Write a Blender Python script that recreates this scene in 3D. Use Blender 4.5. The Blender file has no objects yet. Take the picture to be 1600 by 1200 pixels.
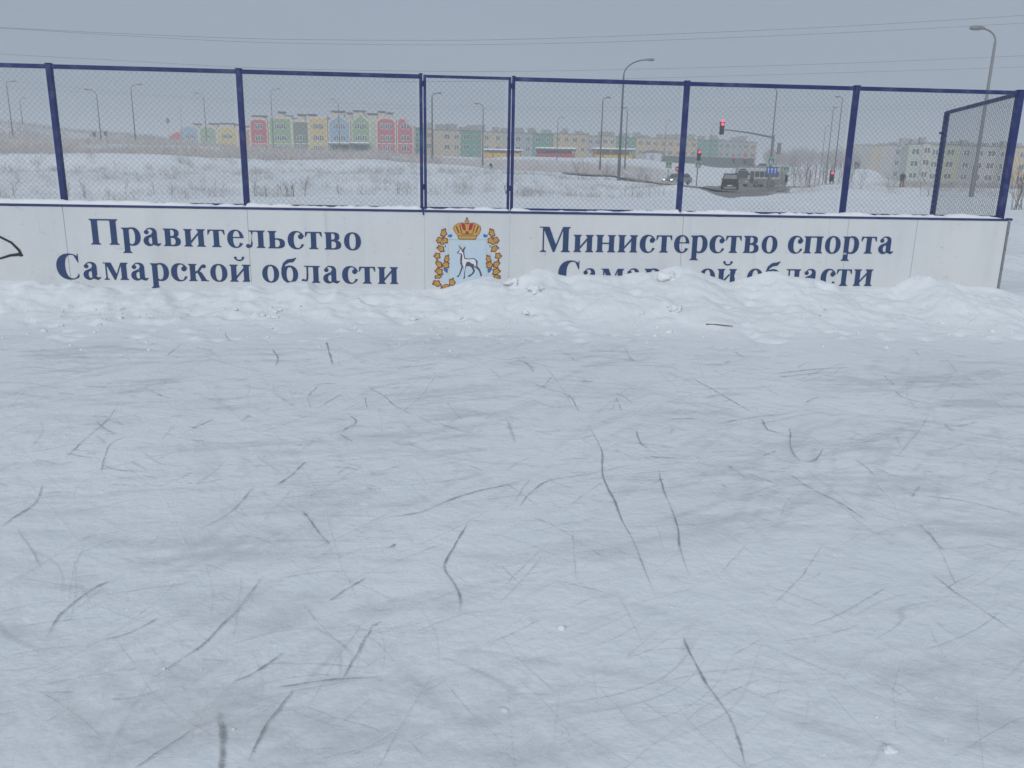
import bpy, bmesh, math, random
import numpy as np
from mathutils import Vector, Matrix

# ------------------------------------------------------------------ camera, sky, sun, exposure
SC = bpy.context.scene
COL = SC.collection
FOC, PITCH, ROLL, YAW = 1290.0, 0.2568, 0.0194, 0.0767      # focal length in pixels of a 1600 px wide frame
CAM_Z, FENCE_Y, BOARD_TOP = 1.637, 9.80, 1.15
_f = np.array([math.sin(YAW)*math.cos(PITCH), math.cos(YAW)*math.cos(PITCH), -math.sin(PITCH)])
_r0 = np.array([math.cos(YAW), -math.sin(YAW), 0.0])
_u0 = np.cross(_r0, _f)
_r = math.cos(ROLL)*_r0 + math.sin(ROLL)*_u0
_u = math.cos(ROLL)*_u0 - math.sin(ROLL)*_r0
CAMP = np.array([0.0, 0.0, CAM_Z])
cd = bpy.data.cameras.new('camera'); cam = bpy.data.objects.new('camera', cd); COL.objects.link(cam)
cam.matrix_world = Matrix(((_r[0], _u[0], -_f[0], 0), (_r[1], _u[1], -_f[1], 0), (_r[2], _u[2], -_f[2], CAM_Z), (0, 0, 0, 1)))
cd.sensor_width = 36.0; cd.lens = FOC/1600*36.0; cd.clip_start = 0.05; cd.clip_end = 9000
SC.camera = cam

SUN_EL, SUN_AZ = math.radians(38), math.radians(200)        # azimuth: direction the light comes from, clockwise from +Y
w = bpy.data.worlds.new('World'); SC.world = w; w.use_nodes = True
nt = w.node_tree; nt.nodes.clear()
sky = nt.nodes.new('ShaderNodeTexSky'); sky.sky_type = 'NISHITA'; sky.sun_disc = False
sky.sun_elevation = SUN_EL; sky.sun_rotation = SUN_AZ; sky.dust_density = 4.0; sky.air_density = 1.0
hs = nt.nodes.new('ShaderNodeHueSaturation'); hs.inputs['Saturation'].default_value = 0.35
mx = nt.nodes.new('ShaderNodeMix'); mx.data_type = 'RGBA'; mx.inputs[0].default_value = 0.90   # a thick even cloud layer over the clear sky
CLOUD = (3.66, 4.42, 5.42)
mx.inputs[7].default_value = (*CLOUD, 1)
bg = nt.nodes.new('ShaderNodeBackground'); bg.inputs['Strength'].default_value = 0.083
wo = nt.nodes.new('ShaderNodeOutputWorld')
nt.links.new(sky.outputs[0], hs.inputs['Color']); nt.links.new(hs.outputs[0], mx.inputs[6])
# soft unevenness of the cloud layer
tcw = nt.nodes.new('ShaderNodeTexCoord'); mpw = nt.nodes.new('ShaderNodeMapping'); mpw.inputs['Scale'].default_value = (1, 1, 3.5)
nzw = nt.nodes.new('ShaderNodeTexNoise'); nzw.inputs['Scale'].default_value = 1.6; nzw.inputs['Detail'].default_value = 3
mrw = nt.nodes.new('ShaderNodeMapRange'); mrw.inputs['To Min'].default_value = 0.90; mrw.inputs['To Max'].default_value = 1.10
vmw = nt.nodes.new('ShaderNodeVectorMath'); vmw.operation = 'SCALE'
nt.links.new(tcw.outputs['Generated'], mpw.inputs[0]); nt.links.new(mpw.outputs[0], nzw.inputs['Vector'])
nt.links.new(nzw.outputs[0], mrw.inputs[0]); nt.links.new(mx.outputs[2], vmw.inputs[0]); nt.links.new(mrw.outputs[0], vmw.inputs['Scale'])
nt.links.new(vmw.outputs[0], bg.inputs['Color']); nt.links.new(bg.outputs[0], wo.inputs['Surface'])

sl = bpy.data.lights.new('sun', 'SUN'); so = bpy.data.objects.new('sun', sl); COL.objects.link(so)
sl.energy = 1.38; sl.angle = math.radians(45); sl.color = (1.0, 0.985, 0.955)
_sd = Vector((math.sin(SUN_AZ)*math.cos(SUN_EL), math.cos(SUN_AZ)*math.cos(SUN_EL), math.sin(SUN_EL)))
so.rotation_euler = _sd.to_track_quat('Z', 'Y').to_euler()
SC.view_settings.view_transform = 'Standard'; SC.view_settings.look = 'None'
SC.view_settings.exposure = 0.0; SC.view_settings.gamma = 1.0; SC.view_settings.use_curve_mapping = False
SC.render.engine = 'CYCLES'
SC.cycles.use_denoising = True; SC.cycles.max_bounces = 6; SC.cycles.diffuse_bounces = 3; SC.cycles.volume_bounces = 1
SC.cycles.use_adaptive_sampling = True; SC.cycles.adaptive_threshold = 0.012
SC.cycles.transparent_max_bounces = 16

# ------------------------------------------------------------------ helpers
RND = random.Random(7)
NR = np.random.default_rng(11)

def ray(px, py):
    d = _f + _r*((px-800)/FOC) - _u*((py-600)/FOC)
    return d
def at(px, py, Y):                       # the point seen at a photo pixel, at depth Y
    d = ray(px, py); return CAMP + d*(Y/d[1])
def at_z(px, py, z=0.0):
    d = ray(px, py); return CAMP + d*((z-CAM_Z)/d[2])
def horizon(px):
    return 261.0 + math.tan(ROLL)*(px-800)

def hash2(ix, iy, seed):
    h = (ix.astype(np.int64)*374761393 + iy.astype(np.int64)*668265263 + seed*982451653) & 0x7fffffff
    h = ((h ^ (h >> 13))*1274126177) & 0x7fffffff
    return ((h ^ (h >> 16)) & 0xffff)/65535.0
def vnoise(x, y, seed=0):
    ix, iy = np.floor(x), np.floor(y); fx, fy = x-ix, y-iy
    fx = fx*fx*fx*(fx*(fx*6-15)+10); fy = fy*fy*fy*(fy*(fy*6-15)+10)
    a, b = hash2(ix, iy, seed), hash2(ix+1, iy, seed); c, d = hash2(ix, iy+1, seed), hash2(ix+1, iy+1, seed)
    return (a*(1-fx)+b*fx)*(1-fy) + (c*(1-fx)+d*fx)*fy - 0.5
def fbm(x, y, s, octv=4, seed=0, gain=0.5):
    x = np.asarray(x, float)/s; y = np.asarray(y, float)/s; t = 0; a = 1.0
    for k in range(octv):
        t = t + a*vnoise(x+17.3*k, y-9.1*k, seed+k); x, y = x*2.03+0.3*y, y*2.03-0.3*x; a *= gain
    return t
def sstep(a, b, x):
    t = np.clip((x-a)/(b-a), 0, 1); return t*t*(3-2*t)

class MB:
    def __init__(s): s.v = []; s.f = []
    def add(s, vs, fs):
        n = len(s.v); s.v += [tuple(float(c) for c in v) for v in vs]; s.f += [tuple(i+n for i in f) for f in fs]; return s
    def box(s, x0, x1, y0, y1, z0, z1):
        return s.add([(x0,y0,z0),(x1,y0,z0),(x1,y1,z0),(x0,y1,z0),(x0,y0,z1),(x1,y0,z1),(x1,y1,z1),(x0,y1,z1)],
                     [(0,3,2,1),(4,5,6,7),(0,1,5,4),(1,2,6,5),(2,3,7,6),(3,0,4,7)])
    def bbox(s, x0, x1, y0, y1, z0, z1, b=0.01, seg=1):      # bevelled box
        bm = bmesh.new()
        vs = [bm.verts.new(p) for p in [(x0,y0,z0),(x1,y0,z0),(x1,y1,z0),(x0,y1,z0),(x0,y0,z1),(x1,y0,z1),(x1,y1,z1),(x0,y1,z1)]]
        for f in [(0,3,2,1),(4,5,6,7),(0,1,5,4),(1,2,6,5),(2,3,7,6),(3,0,4,7)]: bm.faces.new([vs[i] for i in f])
        bmesh.ops.bevel(bm, geom=list(bm.edges), offset=b, segments=seg, profile=0.5, affect='EDGES')
        return s.bm(bm)
    def bm(s, bm):
        bm.verts.index_update()
        s.add([v.co for v in bm.verts], [[v.index for v in f.verts] for f in bm.faces]); bm.free(); return s
    def tube(s, pts, r, n=6, cap=True):                      # r: a number or one per point
        P = [np.array(p, float) for p in pts]; m = len(P)
        R = [r]*m if np.isscalar(r) else list(r)
        base = len(s.v); prev = None
        for i in range(m):
            t = P[min(i+1, m-1)]-P[max(i-1, 0)]; t = t/(np.linalg.norm(t)+1e-12)
            if prev is None:
                a = np.array([0, 0, 1.0]) if abs(t[2]) < 0.9 else np.array([0, 1.0, 0]); e1 = np.cross(t, a)
            else:
                e1 = prev - t*np.dot(prev, t)
            e1 = e1/(np.linalg.norm(e1)+1e-12); prev = e1; e2 = np.cross(t, e1)
            for k in range(n):
                an = 2*math.pi*k/n; s.v.append(tuple(P[i]+R[i]*(math.cos(an)*e1+math.sin(an)*e2)))
        for i in range(m-1):
            for k in range(n):
                a = base+i*n+k; b = base+i*n+(k+1) % n; s.f.append((a, b, b+n, a+n))
        if cap: s.f.append(tuple(base+k for k in range(n))[::-1]); s.f.append(tuple(base+(m-1)*n+k for k in range(n)))
        return s
    def slab(s, A, B, z0, z1, t, off=0.0):                   # upright prism from plan point A to B, t deep away from the camera, off proud
        A = np.array(A[:2], float); B = np.array(B[:2], float); d = (B-A)/np.linalg.norm(B-A); n = np.array([-d[1], d[0]])
        if n[1] < 0: n = -n
        a, b = A-n*off, B-n*off; c, e = b+n*t, a+n*t
        return s.add([(*a,z0),(*b,z0),(*c,z0),(*e,z0),(*a,z1),(*b,z1),(*c,z1),(*e,z1)],
                     [(0,3,2,1),(4,5,6,7),(0,1,5,4),(1,2,6,5),(2,3,7,6),(3,0,4,7)])
    def extrude(s, poly, y0, y1):                            # polygon in (x, z), extruded from y0 to y1
        n = len(poly)
        s.add([(p[0], y0, p[1]) for p in poly]+[(p[0], y1, p[1]) for p in poly],
              [tuple(range(n)), tuple(range(2*n-1, n-1, -1))]+[(i, i+n, (i+1) % n+n, (i+1) % n) for i in range(n)])
        return s
    def mesh(s, name, m, loc=(0, 0, 0), smooth=False):
        me = bpy.data.meshes.new(name); L = np.array(loc, float)
        me.from_pydata([tuple(np.array(v)-L) for v in s.v], [], s.f); me.materials.append(M[m] if isinstance(m, str) else m)
        if smooth: me.polygons.foreach_set('use_smooth', [True]*len(me.polygons))
        me.update(); return me
    def build(s, name, m, parent=None, loc=None, smooth=False, **kw):
        # vertices are given in world coordinates; stored relative to the parent (or to loc)
        W = np.zeros(3)
        if parent is not None: W = worldloc(parent)
        L = np.array(loc, float) if loc is not None else W
        me = s.mesh(name, m, L, smooth)
        o = bpy.data.objects.new(name, me); COL.objects.link(o)
        o.location = tuple(L-W) if parent is not None else tuple(L)
        if parent is not None: o.parent = parent
        for k, v in kw.items(): o[k] = v
        return o
def worldloc(o):
    L = np.zeros(3)
    while o is not None: L = L+np.array(o.location); o = o.parent
    return L
def thing(name, loc, label, category, group=None):
    o = bpy.data.objects.new(name, None); COL.objects.link(o); o.location = tuple(float(c) for c in loc); o.empty_display_size = 0.2
    o['label'] = label; o['category'] = category
    if group: o['group'] = group
    return o
def copy_tree(o, parent=None):
    c = o.copy(); COL.objects.link(c); c.parent = parent
    for ch in list(o.children): copy_tree(ch, c)
    return c
def grid_mesh(name, X, Y, Z, m, attrs=None, smooth=True):
    ny, nx = X.shape
    me = bpy.data.meshes.new(name)
    me.vertices.add(nx*ny); me.vertices.foreach_set('co', np.stack([X, Y, Z], -1).astype(np.float32).ravel())
    i = np.arange(nx*ny).reshape(ny, nx)
    q = np.stack([i[:-1, :-1], i[:-1, 1:], i[1:, 1:], i[1:, :-1]], -1).reshape(-1, 4)
    me.loops.add(q.size); me.loops.foreach_set('vertex_index', q.ravel().astype(np.int32))
    me.polygons.add(len(q)); me.polygons.foreach_set('loop_start', (np.arange(len(q))*4).astype(np.int32))
    me.polygons.foreach_set('loop_total', np.full(len(q), 4, np.int32)); me.polygons.foreach_set('use_smooth', [smooth]*len(q))
    me.update(calc_edges=True); me.materials.append(M[m])
    for k, a in (attrs or {}).items():
        at_ = me.attributes.new(k, 'FLOAT', 'POINT'); at_.data.foreach_set('value', np.asarray(a, np.float32).ravel())
    o = bpy.data.objects.new(name, me); COL.objects.link(o); return o
def tri_mesh(name, V, F, m, attrs=None):                     # numpy triangles or quads
    me = bpy.data.meshes.new(name); V = np.asarray(V, np.float32); F = np.asarray(F, np.int32); k = F.shape[1]
    me.vertices.add(len(V)); me.vertices.foreach_set('co', V.ravel())
    me.loops.add(F.size); me.loops.foreach_set('vertex_index', F.ravel())
    me.polygons.add(len(F)); me.polygons.foreach_set('loop_start', (np.arange(len(F))*k).astype(np.int32))
    me.polygons.foreach_set('loop_total', np.full(len(F), k, np.int32)); me.update(calc_edges=True); me.materials.append(M[m] if isinstance(m, str) else m)
    for kk, a in (attrs or {}).items():
        at_ = me.attributes.new(kk, 'FLOAT', 'POINT'); at_.data.foreach_set('value', np.asarray(a, np.float32).ravel())
    o = bpy.data.objects.new(name, me); COL.objects.link(o); return o

# ------------------------------------------------------------------ materials
M = {}
def nodes(name):
    m = bpy.data.materials.new(name); m.use_nodes = True; n = m.node_tree; n.nodes.clear()
    out = n.nodes.new('ShaderNodeOutputMaterial'); p = n.nodes.new('ShaderNodeBsdfPrincipled'); n.links.new(p.outputs[0], out.inputs[0])
    M[name] = m; return m, n, p, out
def simple(name, col, rough=0.6, var=0.12, scale=3.0, metal=0.0, bump=0.0, spec=0.4, dirt=None):
    m, n, p, out = nodes(name); L = n.links.new
    tc = n.nodes.new('ShaderNodeTexCoord'); nz = n.nodes.new('ShaderNodeTexNoise'); nz.inputs['Scale'].default_value = scale; nz.inputs['Detail'].default_value = 5
    L(tc.outputs['Object'], nz.inputs['Vector'])
    mr = n.nodes.new('ShaderNodeMapRange'); mr.inputs['To Min'].default_value = 1-var; mr.inputs['To Max'].default_value = 1+var; L(nz.outputs[0], mr.inputs[0])
    vm = n.nodes.new('ShaderNodeVectorMath'); vm.operation = 'SCALE'; vm.inputs[0].default_value = col; L(mr.outputs[0], vm.inputs['Scale'])
    src = vm.outputs[0]
    if dirt:
        n2 = n.nodes.new('ShaderNodeTexNoise'); n2.inputs['Scale'].default_value = scale*0.37; n2.inputs['Detail'].default_value = 6; n2.inputs['Roughness'].default_value = 0.7
        L(tc.outputs['Object'], n2.inputs['Vector'])
        r2 = n.nodes.new('ShaderNodeMapRange'); r2.inputs['From Min'].default_value = 0.5; r2.inputs['From Max'].default_value = 0.75; r2.inputs['To Max'].default_value = dirt[1]; L(n2.outputs[0], r2.inputs[0])
        mx = n.nodes.new('ShaderNodeMix'); mx.data_type = 'RGBA'; L(r2.outputs[0], mx.inputs[0]); L(src, mx.inputs[6]); mx.inputs[7].default_value = (*dirt[0], 1); src = mx.outputs[2]
    L(src, p.inputs['Base Color'])
    p.inputs['Roughness'].default_value = rough; p.inputs['Metallic'].default_value = metal; p.inputs['Specular IOR Level'].default_value = spec
    if bump:
        b = n.nodes.new('ShaderNodeBump'); b.inputs['Strength'].default_value = bump; b.inputs['Distance'].default_value = 0.01; L(nz.outputs[0], b.inputs['Height']); L(b.outputs[0], p.inputs['Normal'])
    return m
def emit(name, col, strength):
    m, n, p, out = nodes(name); p.inputs['Base Color'].default_value = (*col, 1); p.inputs['Emission Color'].default_value = (*col, 1); p.inputs['Emission Strength'].default_value = strength; return m

simple('blue_paint', (0.019, 0.032, 0.140), 0.5, 0.30, 14, bump=0.1, dirt=((0.16, 0.19, 0.27), 0.55))
simple('cap_blue', (0.026, 0.048, 0.17), 0.4, 0.15, 6)
simple('galvanised', (0.20, 0.22, 0.25), 0.45, 0.15, 40, metal=0.6)
simple('aluminium', (0.30, 0.30, 0.31), 0.5, 0.15, 14, metal=0.5)
simple('bolt_metal', (0.10, 0.10, 0.11), 0.5, 0.1, 30, metal=0.7)
simple('letter_blue', (0.028, 0.060, 0.155), 0.5, 0.16, 16)
simple('graffiti', (0.025, 0.028, 0.032), 0.6, 0.2, 20)
simple('gold', (0.60, 0.35, 0.09), 0.5, 0.18, 60)
simple('leaf_brown', (0.20, 0.075, 0.035), 0.6, 0.2, 60)
simple('crown_red', (0.42, 0.03, 0.07), 0.5, 0.12, 50)
simple('ribbon_blue', (0.04, 0.16, 0.42), 0.5, 0.1, 40)
simple('shield_blue', (0.54, 0.65, 0.75), 0.5, 0.06, 20)
simple('shield_edge', (0.62, 0.62, 0.50), 0.5, 0.06, 20)
simple('goat_white', (0.74, 0.74, 0.78), 0.5, 0.05, 30)
simple('goat_dark', (0.10, 0.09, 0.12), 0.5, 0.1, 30)
simple('pole_steel', (0.15, 0.16, 0.17), 0.55, 0.15, 2, metal=0.4)
simple('pole_pale', (0.26, 0.27, 0.28), 0.55, 0.12, 2, metal=0.3)
simple('lamp_housing', (0.25, 0.25, 0.25), 0.5)
simple('cable', (0.17, 0.17, 0.18), 0.6)
simple('glass_dark', (0.05, 0.06, 0.07), 0.12, 0.2, 0.7, spec=0.6)
simple('window_white', (0.74, 0.75, 0.76), 0.5, 0.06)
simple('cream', (0.58, 0.53, 0.45), 0.8, 0.08, 0.4)
simple('roof_grey', (0.20, 0.20, 0.22), 0.7, 0.2, 0.5)
simple('trim_dark', (0.10, 0.10, 0.11), 0.6)
simple('twig', (0.15, 0.12, 0.11), 0.9, 0.25, 4)
simple('twig_frost', (0.33, 0.28, 0.27), 0.9, 0.25, 4)
simple('reed', (0.57, 0.54, 0.53), 0.9, 0.25, 1.2)
simple('reed_dark', (0.42, 0.395, 0.385), 0.9, 0.25, 1.2)
simple('rubber', (0.02, 0.02, 0.02), 0.8)
simple('rim', (0.30, 0.30, 0.31), 0.4, metal=0.6)
simple('sign_green', (0.42, 0.60, 0.10), 0.5, 0.05)
simple('sign_blue', (0.02, 0.12, 0.45), 0.45, 0.05)
simple('sign_white', (0.75, 0.75, 0.75), 0.5, 0.04)
simple('sign_red', (0.55, 0.03, 0.04), 0.5, 0.05)
simple('black_paint', (0.02, 0.02, 0.022), 0.5)
simple('coat_dark', (0.022, 0.024, 0.035), 0.85, 0.2, 8)
simple('trousers_red', (0.20, 0.025, 0.05), 0.85, 0.2, 8)
simple('skin', (0.45, 0.28, 0.22), 0.6)
simple('stick_wood', (0.16, 0.12, 0.09), 0.85, 0.2, 20)
emit('red_lamp', (1.0, 0.06, 0.10), 2.6)
emit('headlamp', (1.0, 0.97, 0.9), 1.5)

def paint(name, col, var=0.08, rough=0.8): return simple(name, col, rough, var, 0.35, dirt=((col[0]*0.6+0.08, col[1]*0.6+0.08, col[2]*0.6+0.08), 0.35))

# white laminated board with faint grime and warm stains
m, n, p, out = nodes('board_white'); L = n.links.new
tc = n.nodes.new('ShaderNodeTexCoord')
def noise(n, vec, scale, detail=4, rough=0.55, dist=0.0):
    z = n.nodes.new('ShaderNodeTexNoise'); z.inputs['Scale'].default_value = scale; z.inputs['Detail'].default_value = detail; z.inputs['Roughness'].default_value = rough; z.inputs['Distortion'].default_value = dist
    n.links.new(vec, z.inputs['Vector']); return z.outputs[0]
def mrange(n, src, a, b, c=0.0, d=1.0):
    r = n.nodes.new('ShaderNodeMapRange'); r.inputs['From Min'].default_value = a; r.inputs['From Max'].default_value = b; r.inputs['To Min'].default_value = c; r.inputs['To Max'].default_value = d
    n.links.new(src, r.inputs[0]); return r.outputs[0]
def cmix(n, fac, a, b):
    x = n.nodes.new('ShaderNodeMix'); x.data_type = 'RGBA'
    if isinstance(fac, float): x.inputs[0].default_value = fac
    else: n.links.new(fac, x.inputs[0])
    for i, c in ((6, a), (7, b)):
        if isinstance(c, tuple): x.inputs[i].default_value = (*c, 1)
        else: n.links.new(c, x.inputs[i])
    return x.outputs[2]
def mapping(n, vec, scale=(1, 1, 1), rot=(0, 0, 0), loc=(0, 0, 0)):
    x = n.nodes.new('ShaderNodeMapping'); x.inputs['Scale'].default_value = scale; x.inputs['Rotation'].default_value = rot; x.inputs['Location'].default_value = loc
    n.links.new(vec, x.inputs[0]); return x.outputs[0]
def math_(n, op, a, b=None, clamp=False):
    x = n.nodes.new('ShaderNodeMath'); x.operation = op; x.use_clamp = clamp
    for i, c in ((0, a), (1, b)):
        if c is None: continue
        if isinstance(c, (int, float)): x.inputs[i].default_value = c
        else: n.links.new(c, x.inputs[i])
    return x.outputs[0]
g = n.nodes.new('ShaderNodeNewGeometry')
v = g.outputs['Position']
c = cmix(n, mrange(n, noise(n, v, 0.8, 4), 0.35, 0.7, 0, 1), (0.64, 0.66, 0.675), (0.71, 0.72, 0.725))
c = cmix(n, mrange(n, noise(n, mapping(n, v, (6, 1, 0.6)), 1.0, 5), 0.5, 0.8, 0, 0.35), c, (0.52, 0.54, 0.56))
c = cmix(n, mrange(n, noise(n, v, 1.3, 3), 0.55, 0.75, 0, 0.28), c, (0.70, 0.62, 0.55))
c = cmix(n, mrange(n, noise(n, v, 22, 2), 0.70, 0.76, 0, 0.45), c, (0.36, 0.36, 0.37))
L(c, p.inputs['Base Color']); p.inputs['Roughness'].default_value = 0.42

# packed snow and scraped ice
def snow_material(name, ice):
    m, n, p, out = nodes(name); L = n.links.new
    g = n.nodes.new('ShaderNodeNewGeometry'); v = g.outputs['Position']
    base = cmix(n, mrange(n, noise(n, v, 0.55, 5), 0.3, 0.7), (0.755, 0.795, 0.83), (0.82, 0.855, 0.885))
    fine = noise(n, v, 26, 3, 0.65)
    if ice:
        at_ = n.nodes.new('ShaderNodeAttribute'); at_.attribute_name = 'bank'; bank = at_.outputs['Fac']
        free = math_(n, 'SUBTRACT', 1.0, bank, True)
        # grey glassy ice showing through where the snow is scraped thin
        a2 = n.nodes.new('ShaderNodeAttribute'); a2.attribute_name = 'scraped'
        med = noise(n, v, 7.0, 5, 0.68, 0.4)
        patch = math_(n, 'MULTIPLY', mrange(n, math_(n, 'ADD', a2.outputs['Fac'], math_(n, 'MULTIPLY', math_(n, 'SUBTRACT', med, 0.5), 0.7)), 0.15, 1.0, 0, 0.55), free)
        base = cmix(n, patch, base, (0.50, 0.525, 0.55))
        base = cmix(n, math_(n, 'MULTIPLY', mrange(n, med, 0.56, 0.72, 0, 0.55), free), base, (0.87, 0.885, 0.90))
        height = math_(n, 'MULTIPLY', fine, 0.5)
        # hair-fine skate scratches in several directions
        for k, (ang, sx, sy, lo, st) in enumerate([(0.5, 0.5, 30, 0.012, 0.40), (-0.45, 0.6, 36, 0.012, 0.40), (1.15, 0.45, 26, 0.010, 0.34)]):
            wv = mapping(n, v, (1, 1, 1), (0, 0, ang), (k*3.1, k*1.7, 0))
            warp = noise(n, wv, 0.7, 0)
            comb = n.nodes.new('ShaderNodeCombineXYZ'); L(math_(n, 'MULTIPLY', warp, 1.2), comb.inputs[1])
            va = n.nodes.new('ShaderNodeVectorMath'); va.operation = 'ADD'; L(wv, va.inputs[0]); L(comb.outputs[0], va.inputs[1])
            nz = noise(n, mapping(n, va.outputs[0], (sx, sy*0.16, 1)), 1.0, 1, 0.5)
            d = math_(n, 'ABSOLUTE', math_(n, 'SUBTRACT', nz, 0.5))
            line = mrange(n, d, 0.0, lo, 1, 0)
            gate = mrange(n, noise(n, mapping(n, va.outputs[0], (0.9, 0.9, 1)), 1.7, 1), 0.50, 0.66, 0, st)
            fac = math_(n, 'MULTIPLY', math_(n, 'MULTIPLY', line, gate), free)
            base = cmix(n, fac, base, (0.40, 0.425, 0.45))
        specks = math_(n, 'MULTIPLY', mrange(n, fine, 0.64, 0.76, 0, 0.30), 1.0)
        base = cmix(n, specks, base, (0.50, 0.51, 0.53))
        dirt = math_(n, 'MULTIPLY', mrange(n, noise(n, mapping(n, v, (1, 1, 1), (0, 0, 0), (5, 2, 1)), 7.5, 4, 0.65), 0.62, 0.76, 0, 0.45), bank)
        base = cmix(n, dirt, base, (0.52, 0.50, 0.48))
        L(mrange(n, patch, 0, 0.8, 0.75, 0.42), p.inputs['Roughness']); p.inputs['Specular IOR Level'].default_value = 0.35
        height = math_(n, 'ADD', math_(n, 'MULTIPLY', fine, 0.5), math_(n, 'MULTIPLY', noise(n, v, 7.0, 3, 0.6), 1.8))
    else:
        at_ = n.nodes.new('ShaderNodeAttribute'); at_.attribute_name = 'grass'
        gm = math_(n, 'MULTIPLY', at_.outputs['Fac'], mrange(n, noise(n, v, 0.9, 5, 0.7), 0.35, 0.6, 0.15, 1.0))
        base = cmix(n, gm, base, (0.50, 0.47, 0.46))
        sp = mrange(n, noise(n, v, 2.2, 4, 0.7), 0.60, 0.75, 0, 0.34)
        base = cmix(n, sp, base, (0.45, 0.40, 0.38))
        p.inputs['Roughness'].default_value = 0.8; p.inputs['Specular IOR Level'].default_value = 0.2
        height = math_(n, 'ADD', noise(n, v, 1.5, 6, 0.65), math_(n, 'MULTIPLY', fine, 0.1))
    L(base, p.inputs['Base Color'])
    b = n.nodes.new('ShaderNodeBump'); b.inputs['Strength'].default_value = 0.5 if ice else 0.9; b.inputs['Distance'].default_value = 0.016 if ice else 0.15
    L(height, b.inputs['Height']); L(b.outputs[0], p.inputs['Normal'])
snow_material('rink_snow', True); snow_material('field_snow', False)
simple('clean_snow', (0.84, 0.86, 0.88), 0.8, 0.05, 14, bump=0.5, spec=0.2)
simple('slush', (0.21, 0.185, 0.175), 0.6, 0.22, 0.5, bump=0.4, dirt=((0.50, 0.49, 0.49), 0.8))
# bared ice in a skate cut, feathering out along its edges and ends
m, n, p, out = nodes('cut_ice'); L = n.links.new
a1 = n.nodes.new('ShaderNodeAttribute'); a1.attribute_name = 'fade'
g = n.nodes.new('ShaderNodeNewGeometry')
tr = n.nodes.new('ShaderNodeBsdfTransparent'); ms = n.nodes.new('ShaderNodeMixShader')
nzf = noise(n, g.outputs['Position'], 28, 4, 0.7)
fac = math_(n, 'MULTIPLY', a1.outputs['Fac'], mrange(n, nzf, 0.32, 0.58, 0.35, 1.0), True)
L(fac, ms.inputs[0]); L(tr.outputs[0], ms.inputs[1]); L(p.outputs[0], ms.inputs[2]); L(ms.outputs[0], out.inputs[0])
L(cmix(n, nzf, (0.16, 0.165, 0.175), (0.36, 0.37, 0.385)), p.inputs['Base Color']); p.inputs['Roughness'].default_value = 0.5
m2 = m.copy(); m2.name = 'cut_snow'; M['cut_snow'] = m2
for nd in m2.node_tree.nodes:
    if nd.type == 'MIX': nd.inputs[6].default_value = (0.86, 0.875, 0.89, 1); nd.inputs[7].default_value = (0.92, 0.93, 0.94, 1)
    if nd.type == 'BSDF_PRINCIPLED': nd.inputs['Roughness'].default_value = 0.8
# scuffs on the boards: puck marks and drips
n = M['board_white'].node_tree; p = [x for x in n.nodes if x.type == 'BSDF_PRINCIPLED'][0]; src = p.inputs['Base Color'].links[0].from_socket; g = n.nodes.new('ShaderNodeNewGeometry'); v = g.outputs['Position']
c = cmix(n, mrange(n, noise(n, mapping(n, v, (1, 1, 2.2), (0, 0.5, 0)), 5.0, 3, 0.7, 1.0), 0.68, 0.72, 0, 0.30), src, (0.30, 0.31, 0.33))
c = cmix(n, mrange(n, noise(n, mapping(n, v, (14, 1, 0.45)), 1.0, 3, 0.6), 0.64, 0.80, 0, 0.35), c, (0.44, 0.45, 0.46))
n.links.new(c, p.inputs['Base Color'])
# ------------------------------------------------------------------ ground: one height function for rink, bank and land
YB = FENCE_Y-0.14                                            # front face of the boards
BANK_PX = [(-200,440),(0,439),(60,440),(76,447),(100,442),(120,440),(155,450),(190,445),(240,451),(262,447),(330,452),(360,449),(395,442),(420,449),(455,440),(470,438),(486,440),(500,450),(540,451),(600,450),(640,454),(690,451),(715,444),(740,436),(765,432),(780,436),(795,440),(805,437),(820,431),(835,421),(845,420),(860,423),(875,429),(890,432),(905,429),(920,429),(970,431),(990,425),(1010,425),(1030,423),(1045,417),(1060,415),(1080,417),(1100,427),(1120,434),(1140,441),(1155,438),(1180,430),(1200,424),(1215,424),(1235,432),(1270,435),(1285,438),(1300,445),(1320,450),(1350,448),(1375,450),(1395,450),(1410,440),(1430,432),(1447,430),(1465,437),(1490,442),(1510,447),(1560,450),(1700,470)]
_b = np.array([at(x, y, YB) for x, y in BANK_PX]); BX, BZ = _b[:, 0], _b[:, 2]
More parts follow.
